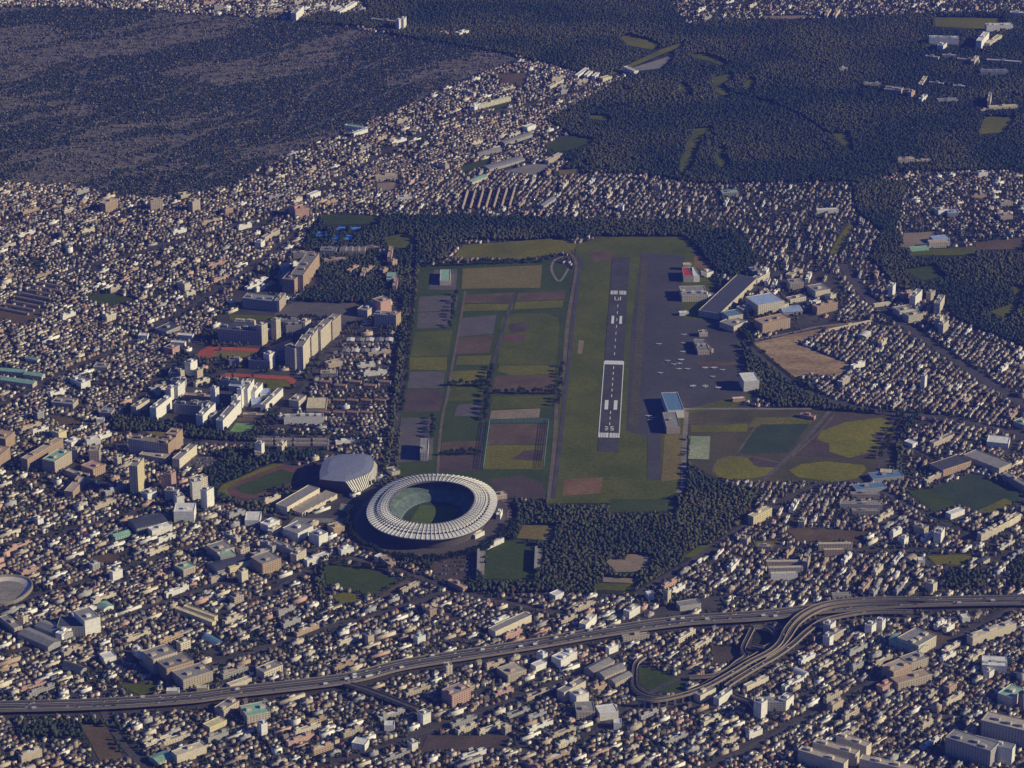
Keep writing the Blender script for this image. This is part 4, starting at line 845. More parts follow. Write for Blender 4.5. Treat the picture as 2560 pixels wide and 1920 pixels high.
 ('BR',570,402,790,398,7,11,'beige','cream','middle row of the four barrack like rows',SL,dict(pents=0)),
 ('BR',585,440,755,436,7,11,'white','cream','lowest row of the barrack like rows',SL,dict(pents=0)),
 ('BR',820,372,838,320,9,14,'beige','beige','short row at right angles to the barrack rows',SL,{}),
 ('BR',890,248,1110,245,7,11,'beige','cream','upper barrack row south of the brown field',SL,dict(pents=0)),
 ('BR',925,282,1060,280,7,10,'tan','cream','lower barrack row south of the brown field',SL,dict(pents=0)),
 ('BR',500,250,590,255,10,8,'beige','beige','short barrack row left of the brown field',SL,{}),
 ('BR',1740,50,1830,15,12,9,'white','white','bright white shed north of the right hand rows',HL,dict(facade=False,pents=0)),
 ('BR',1675,205,1700,165,12,18,'white','ltgrey','bright white tower by the olive school ground',"tower_block",dict(facade=False)),
 ('BR',1530,345,1575,345,12,9,'white','white','white block left of the olive school ground',HL,dict(facade=False,pents=0)),
 ('BR',980,560,1100,556,10,6,'ltgrey','ltgrey','pale roof touching the upper ramp',HL,dict(facade=False,pents=0)),
 ('BR',0,640,135,620,18,8,'ltgrey','ltgrey','pale grey roof north of the expressway',HL,dict(facade=False,pents=0)),
 ('BR',1340,860,1530,935,26,15,'cream','mint','mint roofed school beside the brown yard','school',dict(rtype='vault')),
 ('BR',1530,930,1645,865,40,18,'cream','ltgrey','pale wing of the mint roofed school','school',dict(pents=3)),
 ('BR',1370,1100,1490,1050,26,18,'tan','beige','brown block south of the mint roofed school',AP,dict(pents=2)),
 ('BR',1480,1030,1595,990,26,14,'beige','ltgrey','beige block right of the brown block below the school',AP,dict(pents=2)),
 ('BR',1400,1150,1620,1090,20,12,'beige','tan','long low tan block below the brown block',AP,{}),
 ('BR',1300,1170,1395,1120,12,10,'pink','terracotta','small reddish block south of the mint roofed school',AP,{}),
 ('BR',1880,865,2160,770,14,14,'cream','cream','long mottled pale slab near the right edge',SL,dict(pents=4)),
 ('BR',1940,1030,2100,1040,30,12,'white','white','white block with a clustered roof near the right edge',AP,dict(pents=4)),
 ('BR',2130,1260,2212,1200,24,16,'cream','mint','pale slab cut by the right picture edge',SL,{}),
 ('BR',1930,1450,2300,1540,30,28,'ltgrey','beige','grey slab, upper of the corner slabs',SL,dict(pents=4)),
 ('BR',1700,1560,1990,1650,28,28,'ltgrey','ltgrey','grey slab, lower left of the corner slabs',SL,dict(pents=3)),
 ('BR',2130,1630,2150,1600,60,26,'white','ltgrey','white ended slab right of the lower corner slab',SL,{}),
 ('BR',1000,1520,1195,1590,14,20,'cream','beige','tan roofed slab, rearmost of the three lower slabs',SL,dict(pents=2)),
 ('BR',850,1560,1125,1640,14,20,'cream','beige','tan roofed slab, middle of the three lower slabs',SL,dict(pents=2)),
 ('BR',755,1610,1050,1700,14,20,'cream','beige','tan roofed slab, front of the three lower slabs',SL,dict(pents=2)),
 ('BR',1150,1660,1500,1740,14,18,'cream','beige','tan slab cut by the lower edge, right of the three',SL,dict(pents=2)),
 ('BR',520,1335,560,1310,14,26,'white','ltgrey','bright white tower south of the small ramp',"tower_block",dict(facade=False)),
 ('BR',480,1280,680,1280,16,14,'grey','ltgrey','dark fronted block behind the bright white tower',SL,{}),
 ('BR',680,1280,730,1240,14,16,'white','ltgrey','white end block right of the dark fronted one',AP,{}),
 ('BR',130,1230,230,1180,14,12,'cream','ltgrey','left wing of the pale U shaped block',SL,{}),
 ('BR',250,1250,335,1190,10,12,'white','ltgrey','right wing of the pale U shaped block',SL,{}),
 ('BR',430,1155,570,1090,8,8,'cream','cream','long cream shed beside the small ramp',SL,dict(facade=False)),
 ('BR',965,790,1000,760,12,16,'white','ltgrey','white tower south of the ramps, left one',AP,dict(facade=False)),
 ('BR',960,870,985,850,12,16,'white','ltgrey','white tower south of the ramps, front one',AP,dict(facade=False)),
 ('BR',1230,795,1260,770,12,16,'white','ltgrey','white tower right of the dark lot',AP,dict(facade=False)),
 ('BR',1297,770,1320,745,12,16,'white','ltgrey','white tower furthest right of the dark lot',AP,dict(facade=False)),
 ('BR',985,840,1050,800,14,12,'beige','ltgrey','long beige block in the dark lot',SL,{}),
 ('BR',1815,712,1865,707,12,8,'white','white','white hall south of the expressway at right',HL,dict(facade=False,pents=0)),
 # far north
 ('TM',380,205,400,195,10,30,'white','ltgrey','far white tower, left of a twin pair',"tower_block",dict(facade=False)),
 ('TM',410,200,428,180,10,30,'white','ltgrey','far white tower, right of a twin pair',"tower_block",dict(facade=False)),
 ('TM',0,100,110,35,10,10,'white','white','long far white roof at the wood edge',SL,dict(facade=False)),
 ('TM',200,140,360,160,10,8,'beige','beige','long beige row left of the far twin towers',SL,{}),
 ('TM',770,240,830,220,16,10,'white','cream','white hall east of the far twin towers',HL,{}),
 ('TM',640,225,690,235,10,8,'pink','beige','pink row between the far twin towers and white hall',SL,{}),
 ('TM',30,830,160,850,12,9,'white','mint','pale green roofed shed at the town wood edge',HL,dict(facade=False,pents=0)),
 ('TM',90,880,180,850,8,8,'white','mint','second pale green roof at the town wood edge',HL,dict(facade=False,pents=0)),
 ('TM',1530,510,1600,460,9,9,'white','white','long white shed, leftmost at the wedge tip',HL,dict(facade=False,pents=0)),
 ('TM',1590,510,1625,480,9,9,'white','white','white shed, second at the wedge tip',HL,dict(facade=False,pents=0)),
 ('TM',1640,515,1670,490,9,9,'white','white','white shed, third at the wedge tip',HL,dict(facade=False,pents=0)),
 ('TM',1690,530,1750,515,14,9,'yellow','cream','cream hall at the end of the town wedge',HL,dict(facade=False,pents=0)),
 ('TM',1820,460,1890,490,14,12,'white','cream','lone cream shed across the river from the wedge',HL,dict(facade=False,pents=0)),
 ('TM',865,720,900,695,12,12,'white','white','bright white block below the wedge school',AP,dict(facade=False)),
 ('TM',890,705,1100,650,8,10,'cream','mint','long pale green roofed school in the wedge','school',{}),
 ('TM',1205,850,1260,830,14,11,'white','white','bright white hall north of the rail yard',HL,dict(facade=False,pents=0)),
 ('TM',960,1105,1190,1040,26,9,'ltgrey','ltgrey','long curved roof of the rail depot',HL,dict(rtype='vault')),
 ('TM',1060,940,1240,880,18,9,'ltgrey','ltgrey','northern roof of the rail depot',HL,dict(rtype='vault')),
 ('TM',890,1010,1040,975,12,9,'grey','ltgrey','western shed of the rail depot',HL,dict(rtype='vault')),
 ('TM',1340,1060,1430,1010,10,9,'beige','cream','cream shed east of the rail depot',HL,{}),
 ('TM',850,1190,950,1150,18,9,'cream','mint','mint roofed hall south of the rail depot',HL,dict(rtype='gable')),
 ('TM',230,1170,370,1155,12,12,'beige','beige','beige school above its sandy yard','school',{}),
 ('TM',370,1290,465,1285,10,7,'white','ltgrey','long pale shed north of the park lawn wood',SL,{}),
 ('TM',1310,1345,1390,1290,14,9,'ltgrey','ltgrey','grey roofed hall north of the airfield wood',HL,dict(rtype='gable')),
 ('TM',780,600,860,625,8,10,'cream','cream','bent cream row in the town wedge',SL,{}),
 ('TM',1350,580,1440,530,8,8,'cream','beige','cream row near the wedge tip',SL,{}),
 ('TL',1905,140,1955,90,14,22,'white','ltgrey','bright white far block in the northern strip',AP,dict(facade=False)),
 ('TL',680,1375,760,1340,16,22,'tan','beige','tan block on the cemetery south edge',AP,{}),
 ('TL',970,1360,1050,1350,12,24,'beige','ltgrey','striped beige towers south of the cemetery',AP,{}),
 ('TL',1165,1285,1225,1275,20,9,'yellow','ltgrey','pale block at the cemetery south gate',AP,{}),
 ('TL',1240,1370,1290,1350,12,24,'beige','ltgrey','brownish tower south of the cemetery gate',AP,{}),
 ('TL',1895,1400,1950,1380,18,24,'pink','grey','pale pink walled block in the north town west side',AP,dict(facade=False)),
 ('TR',1600,295,1790,300,24,20,'white','ltgrey','large white clinic with clustered roofs',"hospital",dict(pents=5)),
 ('TR',1690,340,1715,320,16,18,'white','ltgrey','white wing in front of the large white clinic',"hospital",{}),
 ('TR',1935,330,1985,270,14,26,'white','white','brightest far white tower right of the clinic',"tower_block",dict(facade=False)),
 ('TR',1990,310,2070,255,12,12,'cream','cream','cream block behind the brightest far tower',AP,{}),
 ('TR',1970,205,2140,200,20,16,'white','cream','long white block above the far tower',SL,dict(pents=4)),
 ('TR',2120,105,2212,110,16,10,'white','cream','white roof at the top right edge',HL,{}),
 ('TR',1575,388,1660,398,9,11,'cream','beige','western piece of the far zigzag slab',SL,{}),
 ('TR',1685,382,1775,385,9,11,'cream','beige','middle piece of the far zigzag slab',SL,{}),
 ('TR',1780,405,1920,420,9,11,'cream','beige','eastern piece of the far zigzag slab',SL,{}),
 ('TR',1890,435,1920,400,9,16,'cream','beige','tall end of the far zigzag slab',AP,{}),
 ('TR',1970,410,2190,425,10,10,'cream','cream','long cream slab right of the zigzag slab',SL,{}),
 ('TR',1930,490,2110,490,18,12,'grey','ltgrey','grey clustered block below the long cream slab',AP,dict(pents=4)),
 ('TR',1310,610,1420,620,28,14,'beige','ltgrey','far beige institute in the forest',AP,dict(pents=4)),
 ('TR',1180,565,1290,565,14,9,'beige','ltgrey','low beige block west of the forest institute',AP,dict(pents=2)),
 ('TR',1430,600,1500,610,8,9,'tan','beige','tan row east of the forest institute',SL,{}),
 ('TR',1485,640,1510,625,9,17,'tan','ltgrey','tan tower east of the forest institute',AP,dict(facade=False)),
 ('TR',1555,565,1590,510,9,8,'cream','beige','cream slanted row in the forest',SL,{}),
 ('TR',1600,550,1690,560,9,8,'beige','beige','beige row right of the slanted row',SL,{}),
 ('TR',1755,575,1830,580,9,9,'cream','cream','cream row by a lone forest mast',SL,{}),
 ('TR',1555,670,1590,640,9,12,'white','ltgrey','white block on the forest south slope',AP,{}),
 ('TR',1660,670,1790,665,16,9,'grey','ltgrey','grey roofed block on the forest south slope',AP,{}),
 ('TR',1985,720,2170,710,9,12,'yellow','cream','long sunny cream slab above the far field',SL,{}),
 ('TR',1990,710,2002,650,7,22,'cream','ltgrey','thin chimney like tower beside the sunny slab',"tower_block",{}),
 ('TR',1935,730,1985,725,8,8,'beige','beige','low beige row left of the thin tower',SL,{}),
 ('TR',1025,465,1080,465,12,9,'white','ltgrey','lone white building in the far forest',AP,dict(facade=False)),
 ('TR',945,125,970,80,8,10,'cream','terracotta','left far slanted block by the tan field',SL,{}),
 ('TR',1000,125,1030,80,8,10,'cream','terracotta','right far slanted block by the tan field',SL,{}),
 ('TR',1400,1065,1510,1060,10,14,'beige','cream','comb shaped beige slab at the forest edge',SL,dict(pents=3)),
 ('TR',1520,1055,1610,1050,8,8,'beige','beige','row right of the comb shaped slab',SL,{}),
 ('TR',1660,1390,1720,1380,16,12,'white','ltgrey','white ribbed hall in the east village',HL,{}),
 ('TR',1720,1400,1790,1400,24,10,'ltgrey','paleblue','pale grey hall in the east village',HL,dict(facade=False)),
 ('TR',1600,1595,1735,1590,14,12,'cream','beige','cream block by the construction yard',HL,dict(pents=0)),
 ('TR',1630,1570,1735,1560,24,9,'grey','paleblue','pale blue roof behind the cream block by the yard',HL,dict(facade=False,pents=0)),
 ('TR',1480,1620,1600,1610,10,7,'mint','mint','low mint roof left of the cream yard block',HL,dict(facade=False,pents=0)),
 ('TR',880,1375,1020,1370,10,8,'white','white','pale strip roof in the northern town',HL,dict(facade=False,pents=0)),
 ('TR',270,1265,380,1260,18,8,'grey','mint','grey green roof in the northern town',HL,{}),
 ('TR',2060,1330,2140,1325,12,9,'beige','ltgrey','row of striped roofs in the east village',SL,{}),
 ('TR',2060,1420,2140,1415,24,9,'beige','ltgrey','striped block below the row of striped roofs',SL,{}),
 ('TR',1920,1140,1980,1135,12,10,'white','ltgrey','white block in the east village',AP,{}),
]
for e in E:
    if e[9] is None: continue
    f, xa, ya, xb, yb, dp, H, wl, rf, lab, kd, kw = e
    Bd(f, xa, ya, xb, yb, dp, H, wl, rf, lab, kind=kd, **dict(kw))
# rows of slabs drawn many at once
for i in range(6):
    Bd('BR', 1935+i*34, 190-i*17, 2010+i*36, 165-i*22, 10, 12, 'cream', 'beige', f'{ORD[i] or "first"} slab from the front in the tidy diagonal rows', kind=SL, group='tidy diagonal slab rows')
for i in range(5):
    Bd('D', 1840+0*i, 1095+i*9-18, 1900, 1096+i*9-18, 9, 8, 'beige', 'ltgrey', f'{ORD[i] or "first"} row from the north beside the brown field', kind=SL, group='low rows by the brown field') if i % 2 == 0 else None
for i in range(7):
    Bd('D', 1000+i*17, 455-i*1, 1012+i*17, 415-i*1, 5, 6, 'beige', 'tan', f'{ORD[i] or "first"} tan row house from the west in the brick coloured terrace', kind='terrace', cat='terrace', group='brick coloured terraces', rtype='gable', facade=False)
for i in range(8):
    Bd('D', 0+i*12, 640-i*8+30, 60+i*12, 652-i*8+30, 5, 6, 'beige', 'tan', f'{ORD[i] or "first"} tan roofed row from the front at the left edge', kind='terrace', cat='terrace', group='tan rows at the left edge', rtype='gable', facade=False)
for i in range(5):
    Bd('D', 690+i*32, 830+(i % 2)*8, 715+i*32, 832+(i % 2)*8, 10, 7, 'beige', 'terracotta', f'{ORD[i] or "first"} red roofed row house from the west beside the estate', kind='terrace', cat='terrace', group='red roofed rows beside the estate', rtype='gable', facade=False)
for i in range(9):
    Bd('MM', 40+(i % 5)*62-(i//5)*30, 560+(i//5)*70, 90+(i % 5)*62-(i//5)*30, 562+(i//5)*70, 16, 6, 'ltgrey', 'ltgrey' if i % 2 else 'white', f'{ordn(i)} grey workshop roof in the depot west of the farm plots, counted row by row', kind='workshop', group='grey workshop roofs', rtype='gable', facade=False)
for i in range(8):
    Bd('S3', 1350+(i % 4)*185, 1440+(i//4)*40, 1505+(i % 4)*185, 1441+(i//4)*40, 6, 4, 'beige', 'ltgrey', f'{ordn(i)} low parking roof in the long estate car park, counted row by row', kind='carport', group='carport roofs', facade=False, pents=0)
for i in range(9):
    Bd('D', 690+(i % 5)*30, 870+(i//5)*26, 712+(i % 5)*30, 872+(i//5)*26, 9, 7, 'tan', 'terracotta', f'{ORD[i] or "first"} brown roofed row in the brown housing estate, counted row by row', kind='terrace', cat='terrace', group='brown housing rows', rtype='gable', facade=False)
# velodrome at the left edge
def ringmesh(name, prof, n, mat, parent, color=None, e=2.0, t0=0, t1=1):
    V = []; Fc = []; k = len(prof)
    for i in range(n):
        t = 2*math.pi*i/n; c, s = math.cos(t), math.sin(t)
        for (a, bb, z) in prof: V.append((a*math.copysign(abs(c)**(2/e), c), bb*math.copysign(abs(s)**(2/e), s), z))
    for i in range(n):
        j = (i+1) % n
        for q in range(k-1): Fc.append((i*k+q, j*k+q, j*k+q+1, i*k+q+1))
    return mesh(name, V, Fc, mat, parent, color)
def disc(name, a, bb, z, n, mat, parent, e=2.0):
    P = []
    for i in range(n):
        t = 2*math.pi*i/n; c, s = math.cos(t), math.sin(t); P.append((a*math.copysign(abs(c)**(2/e), c), bb*math.copysign(abs(s)**(2/e), s), z))
    return mesh(name, P, [tuple(range(n))], mat, parent)
g = G('BL', 25, 515); vd = tag(empty('velodrome', (g[0], g[1], .3), R(-20)), 'pale oval velodrome cut by the left picture edge', 'velodrome')
ringmesh('track', [(30, 37, 1), (38, 46, 4)], 64, m_flat('pale_track', (.62, .58, .52)), vd, e=2.3)
disc('infield', 30, 37, 1, 64, LGREY, vd, 2.3); ringmesh('stand', [(38, 46, 4), (40, 49, 6), (42, 51, 6), (42, 51, 0)], 64, MW, vd, (.3, .26, .22), e=2.3)
paintf('BL', [(-200, 430), (80, 420), (230, 480), (230, 560), (60, 610), (-200, 620)], 2)
# ------------------------------------------------------------------ the stadium
sc_ = G('P', 1081, 1297)
stt = tag(empty('stadium', (sc_[0], sc_[1], 0), R(-13), (.885, .81, .84)), 'big oval stadium with a white ribbed ring roof round a green pitch', 'stadium')
SE = 2.25
paintw([(sc_[0]+142*math.cos(a)+16*math.sin(a), sc_[1]+162*math.sin(a)) for a in np.linspace(0, 6.28, 40)], 2)
Mseat = m_ground('seats', (.08, .13, .14), (.17, .22, .2), .06, .5); Mshade = m_flat('shaded_concrete', (.1, .09, .09)); Mroofw = m_flat('white_roof_panel', (.66, .65, .6), .55, .3); Mrib = m_flat('white_steel', (.8, .79, .74), .5, .3)  # Mshade puts the shadow round the stadium into the facade and concourse colour
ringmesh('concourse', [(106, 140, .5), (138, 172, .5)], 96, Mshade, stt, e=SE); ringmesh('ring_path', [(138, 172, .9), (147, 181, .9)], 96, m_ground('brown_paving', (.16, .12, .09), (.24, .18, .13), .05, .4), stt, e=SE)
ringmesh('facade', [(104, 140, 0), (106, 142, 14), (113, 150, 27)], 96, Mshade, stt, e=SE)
disc('track', 56, 82, .6, 96, TURF, stt, 2.4); b = MB(); b.box(-38, 38, -60, 60, .7, .8); b.build('pitch', m_ground('pitch_grass', (.09, .13, .02), (.11, .15, .025), .05, .3), stt)
ringmesh('stand', [(56, 82, .4), (58, 84, 3), (76, 103, 12), (77, 104, 16), (104, 138, 27)], 96, Mseat, stt, e=SE)
ringmesh('roof', [(112, 149, 26), (119, 157, 26.5), (119.5, 157.5, 28.5), (113, 150, 30.2), (106, 141.5, 31.6), (105.6, 141, 29.6), (102, 137, 30), (101.5, 136.5, 33), (92, 121, 35.6), (78, 103, 36.4), (77.5, 102.5, 34.8), (92, 121, 33.6), (104, 139, 29)], 128, Mroofw, stt, e=SE)
ringmesh('gutter', [(101.8, 136.8, 31.9), (105.7, 141.2, 31.9)], 128, m_flat('dark_gutter', (.05, .05, .055)), stt, e=SE)
ringmesh('roof_edge', [(76.8, 101.8, 34.2), (76.8, 101.8, 37.4), (78.4, 103.4, 37.4), (78.4, 103.4, 36)], 128, m_flat('dark_edge', (.12, .11, .12)), stt, e=SE)
for q in range(5):
    ka = 80+q*4.6; kb = 105.5+q*6.0; kz = 36.35-q*.38; ringmesh('purlin', [(ka, kb, kz-.2), (ka, kb, kz+.7), (ka+.9, kb+.9, kz+.7), (ka+.9, kb+.9, kz-.2)], 128, MCONC, stt, e=SE)
def spt(t, a, bb):
    c, s = math.cos(t), math.sin(t); return (a*math.copysign(abs(c)**(2/SE), c), bb*math.copysign(abs(s)**(2/SE), s))
prof = [(119.8, 157.8, 28.7), (113, 150, 30.4), (106, 141.5, 31.8), (101.5, 136.5, 33.2), (92, 121, 35.8), (78.2, 103.2, 36.6)]
for i in range(88):
    t = 2*math.pi*(i+.5)/88; m = MB(); V = []
    nx, ny = -math.sin(t)*.65, math.cos(t)*.65
    for (a, bb, z) in prof:
        x, y = spt(t, a, bb); V += [(x-nx, y-ny, z-.3), (x+nx, y+ny, z-.3), (x+nx, y+ny, z+.9), (x-nx, y-ny, z+.9)]
    Fc = []
    for k in range(len(prof)-1):
        for q in range(4): Fc.append((4*k+q, 4*k+(q+1) % 4, 4*k+4+(q+1) % 4, 4*k+4+q))
    Fc += [(3, 2, 1, 0), tuple(4*(len(prof)-1)+q for q in range(4))]
    mesh('rib', V, Fc, Mrib, stt)
# ------------------------------------------------------------------ the arena with the blue-grey roof
ar0 = G('S2', 1750, 600); ar = tag(empty('arena', (ar0[0], ar0[1], 0)), 'arena with a smooth blue grey roof and a white louvred front', 'arena')
top = [(1438,480),(1470,370),(1520,310),(1700,270),(1950,262),(2050,285),(2090,350),(2072,430),(2030,490),(1900,550),(1740,600),(1600,590),(1440,570)]
bot = [(1420,600),(1450,500),(1530,440),(1700,400),(1950,390),(2060,400),(2125,400),(2112,560),(2060,625),(1960,692),(1848,752),(1640,700),(1400,660)]
def loc(p, z): g = G('S2', p[0], p[1], z); return (g[0]-ar0[0], g[1]-ar0[1], z)
ZT = 24
T = [loc(p, ZT) for p in top]; Bo = [loc(p, .3) for p in bot]; n = len(T)
cx = sum(p[0] for p in T)/n; cy = sum(p[1] for p in T)/n
T2 = [(cx+(p[0]-cx)*.7, cy+(p[1]-cy)*.7, ZT+3) for p in T]; T3 = [(cx, cy, ZT+4)]
Vr = [(p[0], p[1], ZT+.4) for p in T]+T2+T3; Fr = [(i, (i+1) % n, n+(i+1) % n, n+i) for i in range(n)]+[(n+i, n+(i+1) % n, 2*n) for i in range(n)]
ro = mesh('roof', Vr, Fr, m_flat('blue_grey_roof', (.22, .24, .33), .5, .4), ar)
mesh('wall', T+Bo, [(i, n+i, n+(i+1) % n, (i+1) % n) for i in range(n)]+[tuple(range(n))], m_flat('arena_shaded_wall', (.07, .07, .09), .5, .4), ar)  # shade on the front and glazing behind the louvres put into one dark colour
lt = smooth([T[i] for i in (6, 7, 8, 9, 10)], 12); lb = smooth([Bo[i] for i in (6, 7, 8, 9, 10)], 12)
for i in range(0, len(lt)-2, 2):
    V = []
    for (p, q) in ((lt[i], lb[i]), (lt[i+1], lb[i+1])):
        V += [(p[0]+.9, p[1]-.9, p[2]+.6), (q[0]+1.4, q[1]-1.4, q[2])]
    V2 = [(v[0]-.7, v[1]+.7, v[2]) for v in V]
    mesh('louvre', V+V2, [(0, 1, 3, 2), (4, 6, 7, 5), (0, 4, 5, 1), (2, 3, 7, 6), (0, 2, 6, 4), (1, 5, 7, 3)], Mrib, ar)
paintf('S2', bot+[(1480, 300)], 3)
# practice ground stands beside the pitch
for f, p, lab in (('BM', [(890,260),(935,262),(925,430),(888,400)], 'pale concrete stand on the west side of the practice pitch'), ('BM', [(1262,250),(1305,245),(1298,380),(1255,390)], 'blue grey stand on the east side of the practice pitch')):
    m = MB(); P = [G(f, *q)[:2] for q in p]; o = P[0]; m.prism([(a-o[0], bb-o[1]) for a, bb in P], 0, 4); r = tag(empty('grandstand', (o[0], o[1], 0)), lab, 'grandstand'); m.build('seating', LGREY, r)
    m = MB(); m.obb((P[0][0]-o[0], P[0][1]-o[1]), (P[3][0]-o[0], P[3][1]-o[1]), 4, 4, 9); m.build('back_wall', MCONC, r)
    paintf(f, p, 3)
# tall ball nets round the practice pitches
for pa, pb, lab in (((962,1078),(922,1375),'teal net fence on the west side of the practice pitches'),((1342,1078),(1310,1370),'teal net fence on the east side of the practice pitches'),((962,1078),(1342,1076),'teal net fence on the north side of the practice pitches')):
    a = G('MM', *pa); b_ = G('MM', *pb); r = tag(empty('net_fence', a), lab, 'fence'); dx, dy = b_[0]-a[0], b_[1]-a[1]; Ln = math.hypot(dx, dy); k = int(Ln/18)
    m = MB(); [m.obb((0, 0), (dx, dy), .3, z_, z_+.5) for z_ in (1, 3, 5, 7, 9)]; m.build('net', m_flat('teal_net', (.16, .33, .34)), r)
    for i in range(k+1):
        m = MB(); t = i/k; m.obb((dx*t-.4, dy*t), (dx*t+.4, dy*t), .8, 0, 10); m.build('post', MCONC, r)
# ------------------------------------------------------------------ expressway and ramps
def viaduct(name, f, pts, wd, z, lab, piers=True, lanes=True):
    L = smooth([G(f, x, y, z) for x, y in pts], 10)
    r = empty(name, (0, 0, 0)); tag(r, kind='structure', label=lab)
    ribbon('deck', L, wd, RD, r, 0)
    a, bb = offs(L, wd/2), offs(L, -wd/2); n = len(L); V = []; Fc = []
    for s in (a, bb):
        o = len(V)
        for p in s: V += [(p[0], p[1], p[2]-2.0), (p[0], p[1], p[2]+1.6), (p[0]+.0, p[1]+.7, p[2]+1.6), (p[0], p[1]+.7, p[2]-2.0)]
        for i in range(n-1):
            for q in range(4): Fc.append((o+4*i+q, o+4*i+(q+1) % 4, o+4*i+4+(q+1) % 4, o+4*i+4+q))
    mesh('barrier', V, Fc, m_bar, r)
    u = [(p[0], p[1], p[2]-1.8) for p in a]+[(p[0], p[1], p[2]-1.8) for p in bb]
    mesh('underside', u, [(i, i+1, n+i+1, n+i) for i in range(n-1)], MCONC, r)
    if wd > 18:
        ribbon('median', L, 1.6, m_bar, r, .9)
        for dd in (-wd/4-.3, wd/4+.3): ribbon('lane_line', L, .6, MLINE, r, .1, dd)
    if piers:
        m = MB()
        for i in range(2, n-2, 3):
            p = L[i]; m.box(p[0]-1.5, p[0]+1.5, p[1]-1.5, p[1]+1.5, 0, p[2]-1.6)
        m.build('pier', MCONC, r)
    c = offs(L, wd/2+5); d = offs(L, -wd/2-5)
    for i in range(n-1): paintw([c[i], c[i+1], d[i+1], d[i]], 5)
    return L
m_bar = m_flat('pale_concrete', (.27, .23, .19))
XL = viaduct('expressway','P',[(-300,1764),(-100,1767),(0,1766),(233,1760),(466,1745),(583,1730),(860,1697),(1005,1662),(1200,1631),(1355,1606),(1511,1579),(1710,1551),(1894,1539),(2050,1522),(2205,1509),(2361,1503),(2560,1500),(2850,1500)],28,8,'elevated expressway crossing the near town')
R1 = viaduct('expressway_ramp','BR',[(1600,560),(1350,556),(1100,566),(920,592),(780,655),(690,745),(640,840),(570,900),(450,962),(320,1040),(170,1122),(20,1175),(-150,1210),(-280,1200)],7.5,13,'outermost pale ramp curving down from the expressway')
R2 = viaduct('expressway_ramp','BR',[(1400,590),(1180,588),(980,605),(860,645),(760,715),(700,800),(640,868),(540,935)],7.5,11,'second pale ramp inside the outermost one')
R3 = viaduct('expressway_ramp','BR',[(1500,640),(1250,640),(1080,660),(920,700),(820,765),(730,845),(620,925),(480,1005),(350,1085),(300,1120)],8,9,'third ramp nearest the dark lot')
R4 = viaduct('expressway_ramp','BR',[(470,742),(560,742),(612,790),(600,840),(540,872),(470,858)],7,7,'small loop ramp under the expressway')
R5 = viaduct('expressway_ramp','BR',[(468,745),(440,800),(405,880),(425,925),(370,965),(300,1020),(210,1052),(60,1062)],7,6,'thin access road west of the ramps')
R6 = viaduct('expressway_ramp','BM',[(1960,930),(1905,975),(1890,1060),(1900,1130),(1980,1180),(2110,1192),(2230,1172),(2330,1120),(2450,1050),(2560,985),(2700,905)],7,6,'wide western loop ramp round the lawn')
R7 = viaduct('expressway_ramp','BR',[(420,1000),(340,1050),(290,1090),(300,1140),(370,1190),(450,1222),(490,1270)],8,5,'hooked ramp joining the town street')
R8 = viaduct('viaduct','BM',[(40,1100),(170,1140),(330,1200),(500,1265)],9,7,'short diagonal viaduct below the expressway')
# ------------------------------------------------------------------ cars on the expressway and in car parks
def make_car():
    r = empty('car', (0, 0, 0)); m = MB(); m.box(-2.2, 2.2, -.9, .9, .35, .95); m.box(-2.0, 2.0, -.85, .85, .95, 1.05); m.build('body', MW, r, (.7, .7, .7))
    m = MB(); m.v = [(-1.5,-.8,1.05),(1.1,-.8,1.05),(1.1,.8,1.05),(-1.5,.8,1.05),(-1.1,-.7,1.6),(.5,-.7,1.6),(.5,.7,1.6),(-1.1,.7,1.6)]; m.f = [(0,3,2,1),(4,5,6,7),(0,1,5,4),(1,2,6,5),(2,3,7,6),(3,0,4,7)]; m.build('cabin', MRF, r, (.05, .06, .08))
    for x in (-1.35, 1.35):
        for y in (-.85, .85): m = MB(); m.prism([(x+.34*math.cos(a), .34+.34*math.sin(a)) for a in np.linspace(0, 5.5, 8)], 0, .2); m.v = [(v[0], y+v[2]-.1, v[1]) for v in m.v]; m.build('wheel', MRF, r, (.03, .03, .03))
    return r
def cptree(o, par=None):
    c = o.copy(); col.objects.link(c)
    if par: c.parent = par
    for ch in o.children: cptree(ch, c)
    return c
car0 = make_car(); first = [True]
def put(o0, flag, loc_, rz, label, cat, group, colr=None, cpart='body', scale=None):
    o = o0 if flag[0] else cptree(o0); flag[0] = False
    o.location = loc_; o.rotation_euler = (0, 0, rz); tag(o, label, cat, group)
    if scale: o.scale = scale
    if colr:
        for ch in o.children:
            if ch.name.startswith(cpart): ch.color = (*colr, 1)
    return o
CC = [('white', (.8, .8, .8)), ('silver', (.5, .52, .54)), ('black', (.04, .04, .05)), ('blue', (.08, .14, .4)), ('red', (.5, .04, .04))]
for L_, k_, w_, where_ in ((XL, 130, 9, 'on the elevated expressway'), (R1, 10, 0, 'on the outermost expressway ramp'), (R3, 8, 0, 'on the ramp nearest the dark lot')):
    for q in range(k_):
        i = random.randrange(1, len(L_)-2); p, p2 = L_[i], L_[i+1]; t = random.random(); s = random.choice((-1, 1))*(w_*.5+random.choice((0, w_*.45)) if w_ else 0)
        d = math.atan2(p2[1]-p[1], p2[0]-p[0]); x = p[0]+(p2[0]-p[0])*t-math.sin(d)*s; y = p[1]+(p2[1]-p[1])*t+math.cos(d)*s
        cn, cc = random.choices(CC, (5, 3, 2, 1, 1))[0]; put(car0, first, (x, y, p[2]+.12), d, f'small {cn} car driving {where_}', 'car', f'{cn} cars {where_}', cc)
